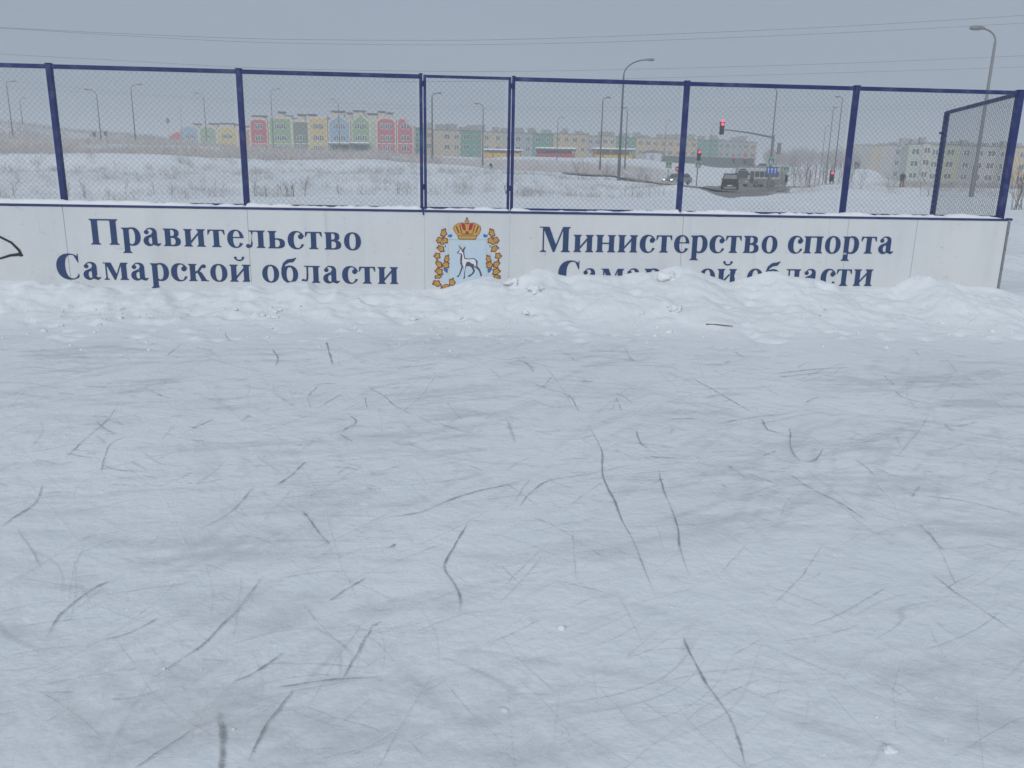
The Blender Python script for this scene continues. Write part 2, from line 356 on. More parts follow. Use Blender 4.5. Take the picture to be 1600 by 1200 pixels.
# land behind the boards: (photo x, photo y, depth)
CP = [(0,300,38),(0,270,52),(0,240,75),(100,305,36),(200,275,50),(200,241,75),(400,300,38),(400,275,52),(400,250,75),(560,300,38),(560,251,75),(560,275,54),(660,300,38),(660,258,78),
 (0,197,200),(150,212,200),(250,221,220),(0,220,120),(150,226,120),(300,230,120),(400,237,130),(560,243,130),(400,239,180),(640,247,180),(320,230,280),(500,241,240),(640,243,240),(270,229,280),
 (700,300,38),(700,275,60),(700,262,100),(760,266,105),(700,250,180),(800,300,38),(800,277,60),(850,270,90),(850,264,110),(850,252,160),(850,246,200),(950,308,38),(950,294,50),(950,284,64),(950,274,90),(950,263,130),(950,250,180),(950,247,200),
 (1040,300,40),(1140,334,28),(1190,330,28),(1100,326,28),(1060,318,28),(1230,328,28),(1140,319,45),(1190,312,45),(1165,312,45),(1230,306,46),(1060,289,42),(1080,294,42),(1100,302,41),(1120,309,40),(1140,316,40),(1160,309,40),(1190,309,40),(1230,303,42),(1270,300,42),(1330,296,42),
 (1100,308,58),(1150,318,56),(1150,312,66),(1200,311,66),(1100,302,78),(1145,306,82),(1200,304,84),(1060,292,85),(1000,285,88),(1055,290,108),(1100,292,108),(1150,296,108),(1200,297,108),(1150,293,124),(1200,295,124),(1250,293,112),(1260,293,90),(1090,310,50),(1230,310,55),(1150,272,180),(1150,263,225),(1230,261,225),(1050,255,225),
 (1330,289,70),(1290,288,90),(1330,264,200),(1250,264,200),(1400,300,55),(1400,306,45),(1450,300,52),(1440,297,75),(1500,297,75),(1560,299,75),(1430,291,200),(1600,291,200),(1500,294,130),(1400,284,235),(1375,275,285),(1362,268,340),(1340,259,437),(1500,290,300),
 (1590,390,15),(1590,445,11.5),(1560,350,22),(1590,325,32)]
cu, cv, cz = [], [], []
for x, y, Y in CP:
    P = at(x, y, Y); cu.append(P[0]/P[1]*3.2); cv.append(math.log(P[1])*1.6); cz.append(P[2])
for u in np.linspace(-1.6, 1.6, 9):
    for Y, z in ((10, 0.02), (13, 0.03), (18, 0.06), (600, 5.0), (1100, 7.0), (2500, 9.0)):
        cu.append(u*3.2); cv.append(math.log(Y)*1.6); cz.append(z)
cu, cv, cz = map(np.array, (cu, cv, cz))
def land(x, y):
    x = np.asarray(x, float); y = np.maximum(np.asarray(y, float), 9.0); sh = x.shape
    u = (np.clip(x/y, -1.6, 1.6)*3.2).ravel(); v = (np.log(y)*1.6).ravel(); out = np.zeros(u.shape)
    for a in range(0, len(u), 20000):
        d2 = (u[a:a+20000, None]-cu)**2+(v[a:a+20000, None]-cv)**2
        wgt = 1/(d2+0.0012)**2.2
        out[a:a+20000] = (wgt@cz)/wgt.sum(1)
    return out.reshape(sh)
DENTS = []
for k in range(380):
    x = RND.uniform(-6.5, 8.5); t = RND.random()
    DENTS.append((x, YB-0.12-1.7*t**1.2, RND.uniform(0.03, 0.10), RND.uniform(0.5, 1.0), RND.choice((-1, -1, 1))*RND.uniform(0.010, 0.045)))
BL = lambda x: 1.40+0.35*fbm(x, 0*x+3.0, 1.6, 3, 5)+0.35*sstep(0.5, 2.0, x)*sstep(7.2, 6.0, x)
def ground(x, y, rough=True):
    x = np.asarray(x, float); y = np.asarray(y, float)
    ice = 0.014*fbm(x, y, 0.9, 4, 21)
    zb = np.interp(x, BX, BZ)*sstep(7.9, 6.6, x)+0.05*sstep(6.6, 7.9, x)
    t = np.clip((YB-y)/np.maximum(BL(x), 0.5), 0, 1)
    prof = (1-sstep(0.0, 1.0, t))*0.55+0.45*np.maximum(1-t*1.35, 0)**1.3
    bank = zb*prof
    lump = (0.075*fbm(x, y, 0.45, 4, 31, 0.5)+0.028*np.abs(fbm(x, y, 0.10, 3, 44))-0.035*np.abs(fbm(x*0.6+y*0.4, y, 0.22, 3, 47)))*sstep(0.0, 0.12, prof)*sstep(0.0, 0.10, t)
    z = ice+bank+lump*(0.35+0.65*sstep(0.0, 0.5, prof))
    if rough and y.max() > 7.3:
        x_lo, x_hi = x.min(), x.max()
        for (dx, dy, r, asp, h) in DENTS:
            if dx+4*r < x_lo or dx-4*r > x_hi: continue
            mk = (np.abs(x-dx) < 4*r) & (np.abs(y-dy) < 4*r)
            if mk.any(): z = z + np.where(mk, h*np.exp(-((x-dx)**2+((y-dy)/asp)**2)/(r*r)), 0)
    k = sstep(9.75, 10.15, y)
    mk = k > 0
    if not mk.any(): return z
    if not mk.all():
        z = np.array(z); z[mk] = ground(x[mk], y[mk], rough); return z
    L_ = land(x, y)+0.08*fbm(x, y, 3.0, 4, 61)*sstep(10, 16, y)+0.035*fbm(x, y, 0.6, 3, 71)+0.07*np.abs(fbm(x, y, 1.1, 3, 73))*sstep(14, 24, y)*sstep(90, 60, y)+0.35*fbm(x, y, 14, 2, 81)*sstep(14, 26, y)*sstep(180, 60, y)*sstep(0.22, 0.12, x/np.maximum(y, 1))
    return z*(1-k)+L_*k

def axis(parts):
    out = []
    for a, b, s in parts: out += list(np.arange(a, b, s))
    return np.array(out+[parts[-1][1]])
gx = axis([(-60, -8, 4), (-8, 9.4, 0.030), (9.4, 62, 4)]); gy = axis([(-40, 1.0, 2.0), (1.0, 10.2, 0.030)])
X, Y = np.meshgrid(gx, gy); Z = ground(X, Y)
tb = np.clip((YB-Y)/np.maximum(BL(X), 0.5), 0, 1)
bank_a = np.clip(sstep(1.55, 0.75, (YB-Y)/np.maximum(BL(X), 0.5)+0.25*fbm(X, Y, 0.5, 3, 91)), 0, 1)
def rotn(a): return X*math.cos(a)+Y*math.sin(a), -X*math.sin(a)+Y*math.cos(a)
scr = 0.26*sstep(-0.05, 0.45, fbm(X+0.5*fbm(X, Y, 0.9, 2, 3), Y*1.5, 1.1, 4, 101))
for q_, (a_, lx, ly, wt) in enumerate([(0.06, 2.2, 0.10, 0.5), (0.42, 1.3, 0.07, 0.5), (-0.38, 1.3, 0.07, 0.5), (0.95, 0.9, 0.06, 0.4), (-1.0, 0.9, 0.06, 0.4), (0.2, 0.5, 0.12, 0.5), (-0.15, 0.6, 0.14, 0.5)]):
    u_, v_ = rotn(a_); u_ = u_+0.3*fbm(X, Y, 1.3, 2, 150+q_); v_ = v_+0.16*fbm(X, Y, 0.8, 2, 160+q_)
    scr = scr+0.85*wt*sstep(0.12, 0.42, fbm(u_/lx, v_/ly, 1.0, 3, 110+q_))*sstep(-0.15, 0.3, fbm(X, Y, 0.8, 2, 130+q_))
scr = np.clip(scr, 0, 1)
rink = grid_mesh('rink_ice', X, Y, Z-0.004*scr, 'rink_snow', {'bank': bank_a, 'scraped': scr}); rink['kind'] = 'structure'
rink['label'] = 'scraped snowy ice of the rink rising into a ploughed bank by the boards'

us = np.linspace(-1.7, 1.7, 640); ys = np.exp(np.linspace(math.log(10.2), math.log(2600), 520))
U, YY = np.meshgrid(us, ys); XX = U*YY; ZZ = ground(XX, YY, False)
def to_px(x, y, z):
    d = np.stack([x, y, z-CAM_Z], -1); dep = d@_f
    return 800+FOC*(d@_r)/dep, 600-FOC*(d@_u)/dep
PXX, _ = to_px(XX, YY, ZZ)
ga = (0.55+0.45*sstep(-0.25, 0.2, fbm(XX, YY, 7, 3, 19)))*sstep(72, 79, YY+4*fbm(XX, YY, 6, 3, 5))*sstep(230, 200, YY)*sstep(720, 640, PXX)
ga = np.maximum(ga, sstep(96, 104, YY)*sstep(165, 140, YY)*sstep(600, 680, PXX)*sstep(1060, 1000, PXX))
ga = np.maximum(ga, sstep(100, 120, YY)*sstep(190, 170, YY)*sstep(1360, 1400, PXX))
ga = np.maximum(ga, 0.26*sstep(0.10, 0.40, fbm(XX, YY, 9, 4, 15))*sstep(30, 36, YY)*sstep(76, 70, YY)*sstep(1000, 800, PXX))
land_o = grid_mesh('snow_field', XX, YY, ZZ, 'field_snow', {'grass': ga}); land_o['kind'] = 'structure'
land_o['label'] = 'snow covered field with dry grass rising towards the buildings'

def gz(x, y): return float(ground(np.array([x]), np.array([y]), False)[0])
def on_ground(px, Yd):                   # ground point under a photo column at depth Yd
    z = 0.0
    for _ in range(6):
        d = ray(px, 260.0); # column direction depends slightly on height: iterate with the real height
        # solve for the pixel row that gives height z at depth Yd
        lo, hi = -200.0, 900.0
        for _k in range(40):
            mid = (lo+hi)/2
            if at(px, mid, Yd)[2] > z: lo = mid
            else: hi = mid
        P = at(px, (lo+hi)/2, Yd); z = gz(P[0], P[1])
    return np.array([P[0], P[1], z])

# ---- roads: slush strips laid over the land
def road(name, centre, width, label):
    P = np.array(centre, float); seg = []
    for a, b in zip(P[:-1], P[1:]):
        k = max(2, int(np.linalg.norm(b-a)/1.5)); seg += [a+(b-a)*i/k for i in range(k)]
    seg = np.array(seg+[P[-1]]); 
    for _ in range(14): seg[1:-1] = (seg[:-2]+2*seg[1:-1]+seg[2:])/4
    t = np.gradient(seg, axis=0); t /= np.linalg.norm(t, axis=1)[:, None]; nrm = np.stack([-t[:, 1], t[:, 0]], 1)
    offs = np.linspace(-0.5, 0.5, 13)*width
    Xr = seg[:, 0:1]+nrm[:, 0:1]*offs; Yr = seg[:, 1:2]+nrm[:, 1:2]*offs
    base = ground(Xr, Yr, False); mid = base.mean(1, keepdims=True)
    Zr = np.maximum(base, base*0.3+mid*0.7)+0.05+0.02*fbm(Xr, Yr, 0.8, 3, 3)
    o = grid_mesh(name, Xr, Yr, Zr, 'slush'); o['kind'] = 'structure'; o['label'] = label; return o
def g2(px, Yd): return on_ground(px, Yd)[:2]
road('road', [g2(880, 93), g2(1000, 92), g2(1090, 92), g2(1200, 94), g2(1330, 99), g2(1480, 105)], 13, 'slushy brown street crossing behind the snow mounds')
road('road', [g2(1160, 52), g2(1155, 62), g2(1150, 75), g2(1160, 100), g2(1182, 150), g2(1195, 230), g2(1198, 330)], 10, 'slushy street running away past the traffic lights')

# ---- skate cuts in the ice
CUTS = [([(918,662),(940,705),(942,745),(958,780),(975,820),(990,850),(1005,885),(1027,938)],.020),([(1029,730),(1035,760),(1048,795),(1060,830),(1062,860),(1078,905)],.018),([(1066,988),(1080,1022),(1105,1070),(1135,1112),(1150,1145),(1165,1205)],.019),
([(732,817),(712,850),(694,885),(708,910),(718,930),(718,958)],.020),([(472,798),(495,828),(517,853)],.022),([(412,900),(375,950),(345,980),(315,1010),(275,1037),(228,1070)],.016),([(176,908),(150,920),(110,950),(90,970),(75,1000)],.020),
([(250,966),(205,990),(155,1005)],.016),([(447,1018),(410,1045),(362,1070)],.017),([(600,970),(585,975),(575,990),(555,1025),(532,1067)],.017),([(460,1075),(435,1110),(410,1145),(388,1195)],.018),([(300,1140),(275,1160),(235,1185),(205,1206)],.014),
([(470,1103),(520,1120),(570,1135),(617,1155)],.010),([(636,1158),(655,1175),(680,1195)],.010),([(343,1112),(347,1150),(348,1185),(346,1250)],.034),([(400,760),(360,800),(310,830)],.015),([(478,722),(455,745),(428,762)],.022),([(68,755),(55,785),(20,810),(-5,828)],.018),
([(184,635),(165,660),(130,690),(100,720)],.014),([(205,683),(175,693),(165,715),(158,740)],.018),([(336,655),(298,672)],.020),([(305,738),(275,752)],.018),([(820,752),(740,770),(700,783),(660,800),(600,810)],.018),([(575,605),(600,620),(620,637),(650,650)],.018),([(680,660),(720,673),(770,687)],.012),
([(1080,590),(1120,612),(1150,630),(1178,646)],.020),([(1190,655),(1200,672),(1232,680)],.026),([(1235,668),(1236,700),(1250,722)],.018),([(1287,700),(1275,718),(1256,723)],.020),([(1228,738),(1270,765),(1310,785),(1358,818)],.016),([(1435,818),(1455,840),(1478,864)],.016),([(1452,892),(1490,922),(1540,955),(1605,998)],.013),
([(1440,775),(1500,782),(1560,795),(1605,808)],.014),([(1398,610),(1410,622),(1450,632),(1500,637)],.018),([(1380,585),(1398,602)],.014),([(830,598),(860,610),(890,620),(905,645)],.016),([(962,622),(972,642)],.014),([(994,670),(1000,690),(1015,703)],.016),([(972,690),(1020,695),(1060,700)],.016),([(1008,713),(1080,718)],.022),
([(1045,655),(1088,655)],.026),([(1110,665),(1180,652),(1240,647)],.014),([(810,795),(830,770),(860,750),(920,740),(990,725)],.015),([(1165,740),(1215,757)],.016),([(510,942),(540,922),(575,902)],.018),([(425,545),(434,560),(430,572)],.030),([(510,532),(514,550),(520,570)],.034),([(600,560),(660,565)],.020),
([(285,535),(260,557)],.014),([(352,518),(356,528),(375,535)],.018),([(125,603),(170,604)],.026),([(1145,1068),(1210,1097)],.010),([(382,1088),(405,1093)],.012),([(545,650),(557,660),(532,677)],.020),([(530,680),(553,693)],.020),([(850,570),(880,610),(900,650)],.010),([(480,620),(497,603)],.016),([(495,640),(535,615)],.014),([(570,620),(574,640)],.014),
([(0,680),(40,662),(90,650)],.012),([(480,770),(540,750),(600,742)],.010),([(1190,712),(1215,704)],.024),([(1205,585),(1260,578),(1330,574)],.030),([(1215,590),(1250,586),(1290,582)],.024),([(905,572),(990,571),(1060,576)],.016),([(905,596),(930,597)],.030),([(620,850),(608,856)],.03),([(695,785),(760,765),(815,757)],.014),
([(1180,1000),(1250,1030),(1330,1060)],.008),([(1010,1070),(1100,1050),(1200,1040)],.008),([(640,990),(720,960),(800,950)],.008),([(100,880),(150,855),(210,835)],.009),([(1330,700),(1400,715),(1480,722)],.010),([(1300,640),(1370,655),(1440,668)],.010),([(760,560),(820,565),(870,575)],.014),([(430,1075),(520,1062),(600,1056)],.016),([(20,560),(80,556),(150,560)],.014),
([(60,1075),(130,1060),(220,1045)],.008),([(20,985),(80,975),(180,966)],.008),([(560,905),(640,870),(720,840)],.010),([(860,905),(940,925),(1010,950)],.008)]
def cut_mesh(pts, width, strength, k):
    P = np.array([at_z(x, y, 0.0)[:2] for x, y in pts]); 
    # Catmull-Rom through the points
    Q = []; E_ = np.vstack([2*P[0]-P[1], P, 2*P[-1]-P[-2]])
    for i in range(1, len(E_)-2):
        nseg = max(4, int(np.linalg.norm(E_[i+1]-E_[i])/0.03))
        for t in np.linspace(0, 1, nseg, endpoint=False):
            a, b, c, d = E_[i-1:i+3]
            Q.append(0.5*((2*b)+(c-a)*t+(2*a-5*b+4*c-d)*t*t+(-a+3*b-3*c+d)*t**3))
    Q = np.array(Q+[P[-1]]); s = np.linspace(0, 1, len(Q))
    T = np.gradient(Q, axis=0); T /= np.linalg.norm(T, axis=1)[:, None]+1e-9; N = np.stack([-T[:, 1], T[:, 0]], 1)
    Q = Q+N*(0.006*fbm(s*9+k*5, s*0, 1.0, 3, 7))[:, None]
    taper = np.minimum(1, np.minimum(s/0.12, (1-s)/(0.14 if width > 0.0055 else 0.3)))**0.8
    wv = width*(0.55+0.9*(fbm(s*14+k*3, s*0+k, 1.0, 3, 3)+0.5))*(0.35+0.65*taper)
    cols = np.array([-1, -0.45, 0, 0.45, 1.0]); fd = np.array([0, 0.8, 1, 0.75, 0])
    Xc = Q[:, 0:1]+N[:, 0:1]*wv[:, None]*cols*0.75; Yc = Q[:, 1:2]+N[:, 1:2]*wv[:, None]*cols*0.75
    Zc = ground(Xc, Yc, True)+0.0045+np.array([0, .001, .0, .001, 0])
    br = 0.55+0.45*np.clip(2.2*(fbm(s*8+k*7, s*0+k*2, 1.0, 3, 9)+0.32), 0, 1)
    return Xc, Yc, Zc, np.clip(taper*br, 0, 1)[:, None]*fd*strength
for k, (pts, wd) in enumerate(CUTS):
    Xc, Yc, Zc, fa = cut_mesh(pts, wd*0.42, 0.82 if wd > 0.0125 else 0.38, k)
    o = grid_mesh('skate_cut', Xc, Yc, Zc, 'cut_ice', {'fade': fa}); o.parent = rink
for k in range(150):                    # faint short scratches everywhere
    px, py = RND.uniform(-40, 1640), 550+650*RND.random()**0.9
    P = at_z(px, py); ang = RND.choice((RND.gauss(0.15, 0.35), RND.gauss(0.9, 0.3), RND.gauss(2.2, 0.35))); ln = RND.uniform(0.04, 0.17)*float(np.hypot(P[0], P[1])+1.0); cur = RND.uniform(-0.22, 0.22)
    q = [P[:2]+ln*t*np.array([math.cos(ang+cur*t), math.sin(ang+cur*t)]) for t in (-0.5, 0, 0.5)]
    pp = [to_px(a[0], a[1], 0.0) for a in q]
    Xc, Yc, Zc, fa = cut_mesh([(float(a), float(b)) for a, b in pp], RND.uniform(0.0007, 0.0016)*(py*0+float(P[1])+1.0), RND.uniform(0.12, 0.32), 200+k)
    o = grid_mesh('skate_cut', Xc, Yc, Zc, 'cut_ice', {'fade': fa}); o.parent = rink

def scratches(name, m_, marks, label):
    Vs, Fs, A_ = [], [], []; off = 0
    for k, (pts, wd, st) in enumerate(marks):
        Xc, Yc, Zc, fa = cut_mesh(pts, wd, st, 700+k); ny, nx = Xc.shape; i = np.arange(nx*ny).reshape(ny, nx)+off
        Vs.append(np.stack([Xc, Yc, Zc+0.0012*(k % 3)], -1).reshape(-1, 3)); A_.append(fa.ravel()); off += nx*ny
        Fs.append(np.stack([i[:-1, :-1], i[:-1, 1:], i[1:, 1:], i[1:, :-1]], -1).reshape(-1, 4))
    o = tri_mesh(name, np.concatenate(Vs), np.concatenate(Fs), m_, {'fade': np.concatenate(A_)}); o.parent = rink; o['kind'] = 'stuff'; o['label'] = label
def rnd_mark(y0, y1, flat_, lo, hi):
    px, py = RND.uniform(-40, 1640), RND.uniform(y0, y1); sc_ = (py-380)/500.0; ln = RND.uniform(lo, hi)*(0.35+sc_); an = RND.gauss(0, 0.16) if RND.random() < flat_ else RND.choice((RND.gauss(0.7, .25), RND.gauss(-0.55, .25))); cv = RND.uniform(-.25, .25)
    q = [(px+ln*t*math.cos(an+cv*t), py+ln*t*math.sin(an+cv*t)*0.8) for t in (-.5, 0, .5)]; P = at_z(px, py); return q, float(P[1]+1)
dark, pale = [], []
for k in range(420): q, d_ = rnd_mark(532, 770, 0.8, 12, 55); dark.append((q, RND.uniform(.0012, .0028)*d_, RND.uniform(.12, .38)))
for k in range(90): q, d_ = rnd_mark(740, 1190, 0.45, 20, 110); dark.append((q, RND.uniform(.0007, .0018)*d_, RND.uniform(.15, .45)))
for k in range(330): q, d_ = rnd_mark(520, 1190, 0.55, 30, 190); pale.append((q, RND.uniform(.0006, .0020)*d_, RND.uniform(.25, .70)))
for k in range(140): q, d_ = rnd_mark(540, 1190, 0.8, 80, 260); pale.append((q, RND.uniform(.006, .016)*d_, RND.uniform(.12, .35)))
scratches('fine_scratches', 'cut_ice', dark, 'countless fine dark scuffs in the ice'); scratches('snow_dust_lines', 'cut_snow', pale, 'pale lines of snow dust left by skates')

# ---- loose snow: crumbs over the ice (uncountable) and a few lumps that stand out
def lump_mesh(mb, c, r, seed, flat=0.6):
    bm = bmesh.new(); bmesh.ops.create_icosphere(bm, subdivisions=3 if r > 0.02 else 1, radius=1.0); rr = random.Random(seed); o3 = Vector((rr.random()*9, rr.random()*9, rr.random()*9))
    from mathutils import noise as mn
    for vv in bm.verts:
        d = 1+0.75*mn.noise(vv.co*1.4+o3)+0.45*mn.noise(vv.co*3.3+o3)
        vv.co = Vector((vv.co.x*d*r, vv.co.y*d*r*0.85, vv.co.z*d*r*flat))+Vector(c)
    mb.bm(bm)
mb = MB()
for k in range(520):
    if RND.random() < 0.86:
        x = RND.uniform(-6.5, 8.2); y = YB-0.25-abs(RND.gauss(0, 0.75))-0.35; r = RND.uniform(0.004, 0.017)*(2.2 if RND.random() < 0.12 else 1)
    else:
        P = at_z(RND.uniform(0, 1600), RND.uniform(540, 1190)); x, y = P[0], P[1]; r = RND.uniform(0.002, 0.006)
    lump_mesh(mb, (x, y, gz(x, y)+r*0.05), r, k)
cr = mb.build('snow_crumbs', 'clean_snow', smooth=True, kind='stuff', label='small crumbs of snow scattered over the ice and along the bank'); cr['category'] = 'snow'
for i, (px, py, r, lab) in enumerate([(836,496,0.085,'rounded snow lump at the foot of the bank below the painted crest'),(1040,489,0.11,'big snow lump at the foot of the tallest part of the bank'),(1052,508,0.07,'flat snow chunk just in front of the big lump'),(877,981,0.020,'small white snow chunk on bare ice beside the long skate cuts'),
        (1390,1172,0.021,'lone snow chunk on the ice in the near lower right corner'),(788,1110,0.017,'small snow chunk on the ice near the bottom middle'),(792,462,0.09,'broad soft snow lump on the bank under the crest'),(1090,455,0.06,'snow lump high on the bank below the sports lettering')]):
    z = 0.0; P = at_z(px, py)
    for _ in range(8): P = at_z(px, py, gz(P[0], min(P[1], YB-0.1)))
    y_ = min(P[1], YB-0.15); c = (P[0], y_, float(ground(np.array([P[0]]), np.array([y_]))[0])+r*0.02)
    mb = MB(); lump_mesh(mb, c, r, 500+i, 0.55); o = mb.build('snow_lump', 'clean_snow', loc=c, smooth=True); o['label'] = lab; o['category'] = 'snow lump'
P = at_z(1124, 512, 0.05); q = [(P[0]-0.14, P[1]+0.02, gz(P[0]-.14, P[1]+.02)+.02), (P[0]-.03, P[1]-.01, gz(P[0]-.03, P[1]-.01)+.022), (P[0]+0.13, P[1]-0.04, gz(P[0]+.13, P[1]-.04)+.014)]
o = MB().tube(q, [0.006, 0.007, 0.004], 5).build('stick', 'stick_wood', loc=q[1]); o['label'] = 'thin dark twig lying on the snow at the foot of the bank'; o['category'] = 'stick'
# ------------------------------------------------------------------ the rink barrier
PX0 = -4.312; POSTS = [PX0-4, PX0-2, PX0, PX0+2, PX0+4]      # fence posts to the gate
G0, G1 = PX0+4, PX0+5.0                                      # gate opening
POSTS_R = [G1, G1+2, G1+4, G1+6]                             # posts from the gate to the corner
MH = 1.468; BT = BOARD_TOP; MT = BT+MH
fence = thing('rink_fence', (PX0, FENCE_Y, 0), 'white rink boards with lettering under a blue chain-link fence', 'rink fence')

def chain_link(mb, A, B, z0, z1, p=0.031, r=0.0019):
    """woven zigzag wires in the upright plane from plan point A to B"""
    A = np.array(A, float); B = np.array(B, float); Ln = np.linalg.norm(B-A); d = (B-A)/Ln; nn = np.array([-d[1], d[0]])
    nw = int(Ln/p)-1; h = p*0.98; nk = int((z1-z0)/h)
    k = np.arange(nk+1)
    for i in range(nw):
        xc = p*0.9+i*p+0.0; sg = 1 if i % 2 == 0 else -1
        s = xc+sg*np.where(k % 2 == 0, 0.5, -0.5)*p*1.03
        jig = 0.0022*(NR.random(nk+1)-0.5); s = s+jig+0.003*math.sin(i*0.31)
        off = np.where(k % 2 == 0, 0.0018, -0.0018)*sg
        zz = z0+k*h+0.006*np.sin(s*2.1+z0)*(k/nk)*(1-k/nk)*4
        bulge = 0.012*np.sin(np.pi*s/Ln)*np.sin(np.pi*k/nk)
        P = A[None, :2]+d*s[:, None]+nn*(off+bulge)[:, None]
        C = np.column_stack([P, zz]); n0 = len(mb.v)
        # three-sided tube, vertices per point
        for (ea, eb) in ((0.0, 1.0), (0.87, -0.5), (-0.87, -0.5)):
            pass
        ring = np.array([(0.0, 1.0), (0.87, -0.5), (-0.87, -0.5)])*r
        V = (C[:, None, :]+np.concatenate([(d[None]*ring[:, :1]), np.zeros((3, 1))], 1)[None]+np.concatenate([nn[None]*ring[:, 1:], np.zeros((3, 1))], 1)[None]).reshape(-1, 3)
        mb.v += [tuple(q) for q in V.tolist()]
        for j in range(nk):
            a = n0+j*3
            mb.f += [(a, a+1, a+4, a+3), (a+1, a+2, a+5, a+4), (a+2, a, a+3, a+5)]
    return mb
SNOWCAP = []
def post(x, parent, w=0.030, z0=BT, z1=MT, y=FENCE_Y):
    mb = MB().bbox(x-w, x+w, y-w, y+w, z0, z1, 0.004)
    mb.bbox(x-w-0.004, x+w+0.004, y-w-0.004, y+w+0.004, z1, z1+0.008, 0.002)
    o = mb.build('post', 'blue_paint', parent); return o
def bay(xa, xb, parent, name_rail=True):
    MB().bbox(xa, xb, FENCE_Y-0.022, FENCE_Y+0.022, MT-0.047, MT-0.004, 0.004).build('top_rail', 'blue_paint', parent)
    MB().bbox(xa, xb, FENCE_Y-0.018, FENCE_Y+0.018, BT+0.004, BT+0.026, 0.003).build('bottom_rail', 'blue_paint', parent)
    o = chain_link(MB(), (xa, FENCE_Y+0.004), (xb, FENCE_Y+0.004), BT+0.03, MT-0.03).build('chain_link', 'galvanised', parent); o['kind'] = 'stuff'
for x in POSTS[:-1]: post(x, fence)
post(G0-0.019, fence, 0.0175); post(G1+0.019, fence, 0.0175)
for x in POSTS_R[1:-1]: post(x, fence)
CORN = POSTS_R[-1]
post(CORN-0.012, fence, 0.036, BT-0.02); post(CORN+0.047, fence, 0.022, BT-0.02, MT-0.01, FENCE_Y+0.05)
ends = [(a+0.0305, b-(0.0305 if b != G0 else 0.037)) for a, b in zip(POSTS[:-1], POSTS[1:])]+[(a+(0.0305 if a != G1 else 0.037), b-(0.0305 if b != CORN else 0.0485)) for a, b in zip(POSTS_R[:-1], POSTS_R[1:])]
for a, b in ends: bay(a, b, fence)
# boards: one panel per bay, set 4 mm apart; the gate has its own
SEAMS_L = [PX0-4.05, PX0-2+0.02, PX0+0.03, PX0+2.03, G0+0.012]; SEAMS_R = [G1-0.006, G1+2.03, G1+4.03, CORN-1.12, CORN+0.012]
for sm in (SEAMS_L, SEAMS_R):
    for k, (a, b) in enumerate(zip(sm[:-1], sm[1:])):
        pr = RND.uniform(0, 0.003)
        MB().bbox(a+0.002, b-0.002, YB+0.003-pr, YB+0.022-pr, -0.05, BT-0.03, 0.002).build('board_panel', 'board_white', fence)
for a, b in ((SEAMS_L[0], SEAMS_L[-1]-0.004), (SEAMS_R[0]+0.004, CORN+0.03)):
    MB().bbox(a, b, YB-0.012, YB+0.03, BT-0.024, BT-0.002, 0.004).build('cap_rail', 'cap_blue', fence)
    MB().bbox(a, b, YB+0.0305, FENCE_Y+0.05, BT-0.03, BT-0.006, 0.003).build('ledge', 'blue_paint', fence)
    for xx in np.arange(a+0.5, b, 1.0): MB().bbox(xx-0.02, xx+0.02, YB+0.024, FENCE_Y+0.03, -0.05, BT-0.032, 0.003).build('back_stud', 'blue_paint', fence)
for x in POSTS[1:-1]+POSTS_R[1:-1]:
    for dx in (-0.022, 0.022): MB().tube([(x+dx, YB-0.016, BT-0.014), (x+dx, YB+0.0, BT-0.014)], 0.006, 6).build('bolt', 'bolt_metal', fence)
# board end trim with its screws
et = MB().bbox(CORN+0.014, CORN+0.042, YB-0.006, YB+0.06, 0.02, BT-0.032, 0.003).build('end_trim', 'aluminium', fence, loc=(CORN+0.028, YB, 0.5))
MB().bbox(CORN+0.004, CORN+0.055, YB-0.014, YB+0.05, BT-0.0245, BT+0.004, 0.003).build('end_cap', 'cap_blue', fence)
for z in (0.30, 0.55, 0.78, 0.98): MB().tube([(CORN+0.028, YB-0.011, z), (CORN+0.028, YB-0.004, z)], 0.007, 6).build('screw', 'bolt_metal', et)
# return wing running back from the corner
A_ = np.array([CORN+0.03, FENCE_Y+0.075]); Q = at(1480, 176, FENCE_Y*1.235); QB = at(1466, 338, FENCE_Y*1.235)
B_ = Q[:2]; zt_, zb_ = Q[2], QB[2]
ztA, zbA = MT-0.03, BT+0.02
MB().bbox(B_[0]-0.03, B_[0]+0.03, B_[1]-0.03, B_[1]+0.03, zb_-0.9, zt_+0.01, 0.004).build('post', 'blue_paint', fence)
def beam(mb, P, Qp, hw, hh):
    P = np.array(P, float); Qp = np.array(Qp, float); d = (Qp-P)/np.linalg.norm(Qp-P); n = np.cross(d, (0, 0, 1.0)); n /= np.linalg.norm(n); u = np.cross(n, d)
    c = [(-hw, -hh), (hw, -hh), (hw, hh), (-hw, hh)]
    return mb.add([P+n*a+u*b for a, b in c]+[Qp+n*a+u*b for a, b in c], [(3,2,1,0), (4,5,6,7), (0,1,5,4), (1,2,6,5), (2,3,7,6), (3,0,4,7)])
beam(MB(), (*A_, ztA), (*B_, zt_), 0.02, 0.022).build('top_rail', 'blue_paint', fence)
beam(MB(), (*A_, zbA-0.02), (*B_, zb_), 0.016, 0.015).build('bottom_rail', 'blue_paint', fence)
Ln = np.linalg.norm(B_-A_); dd = (B_-A_)/Ln; mb2 = MB()
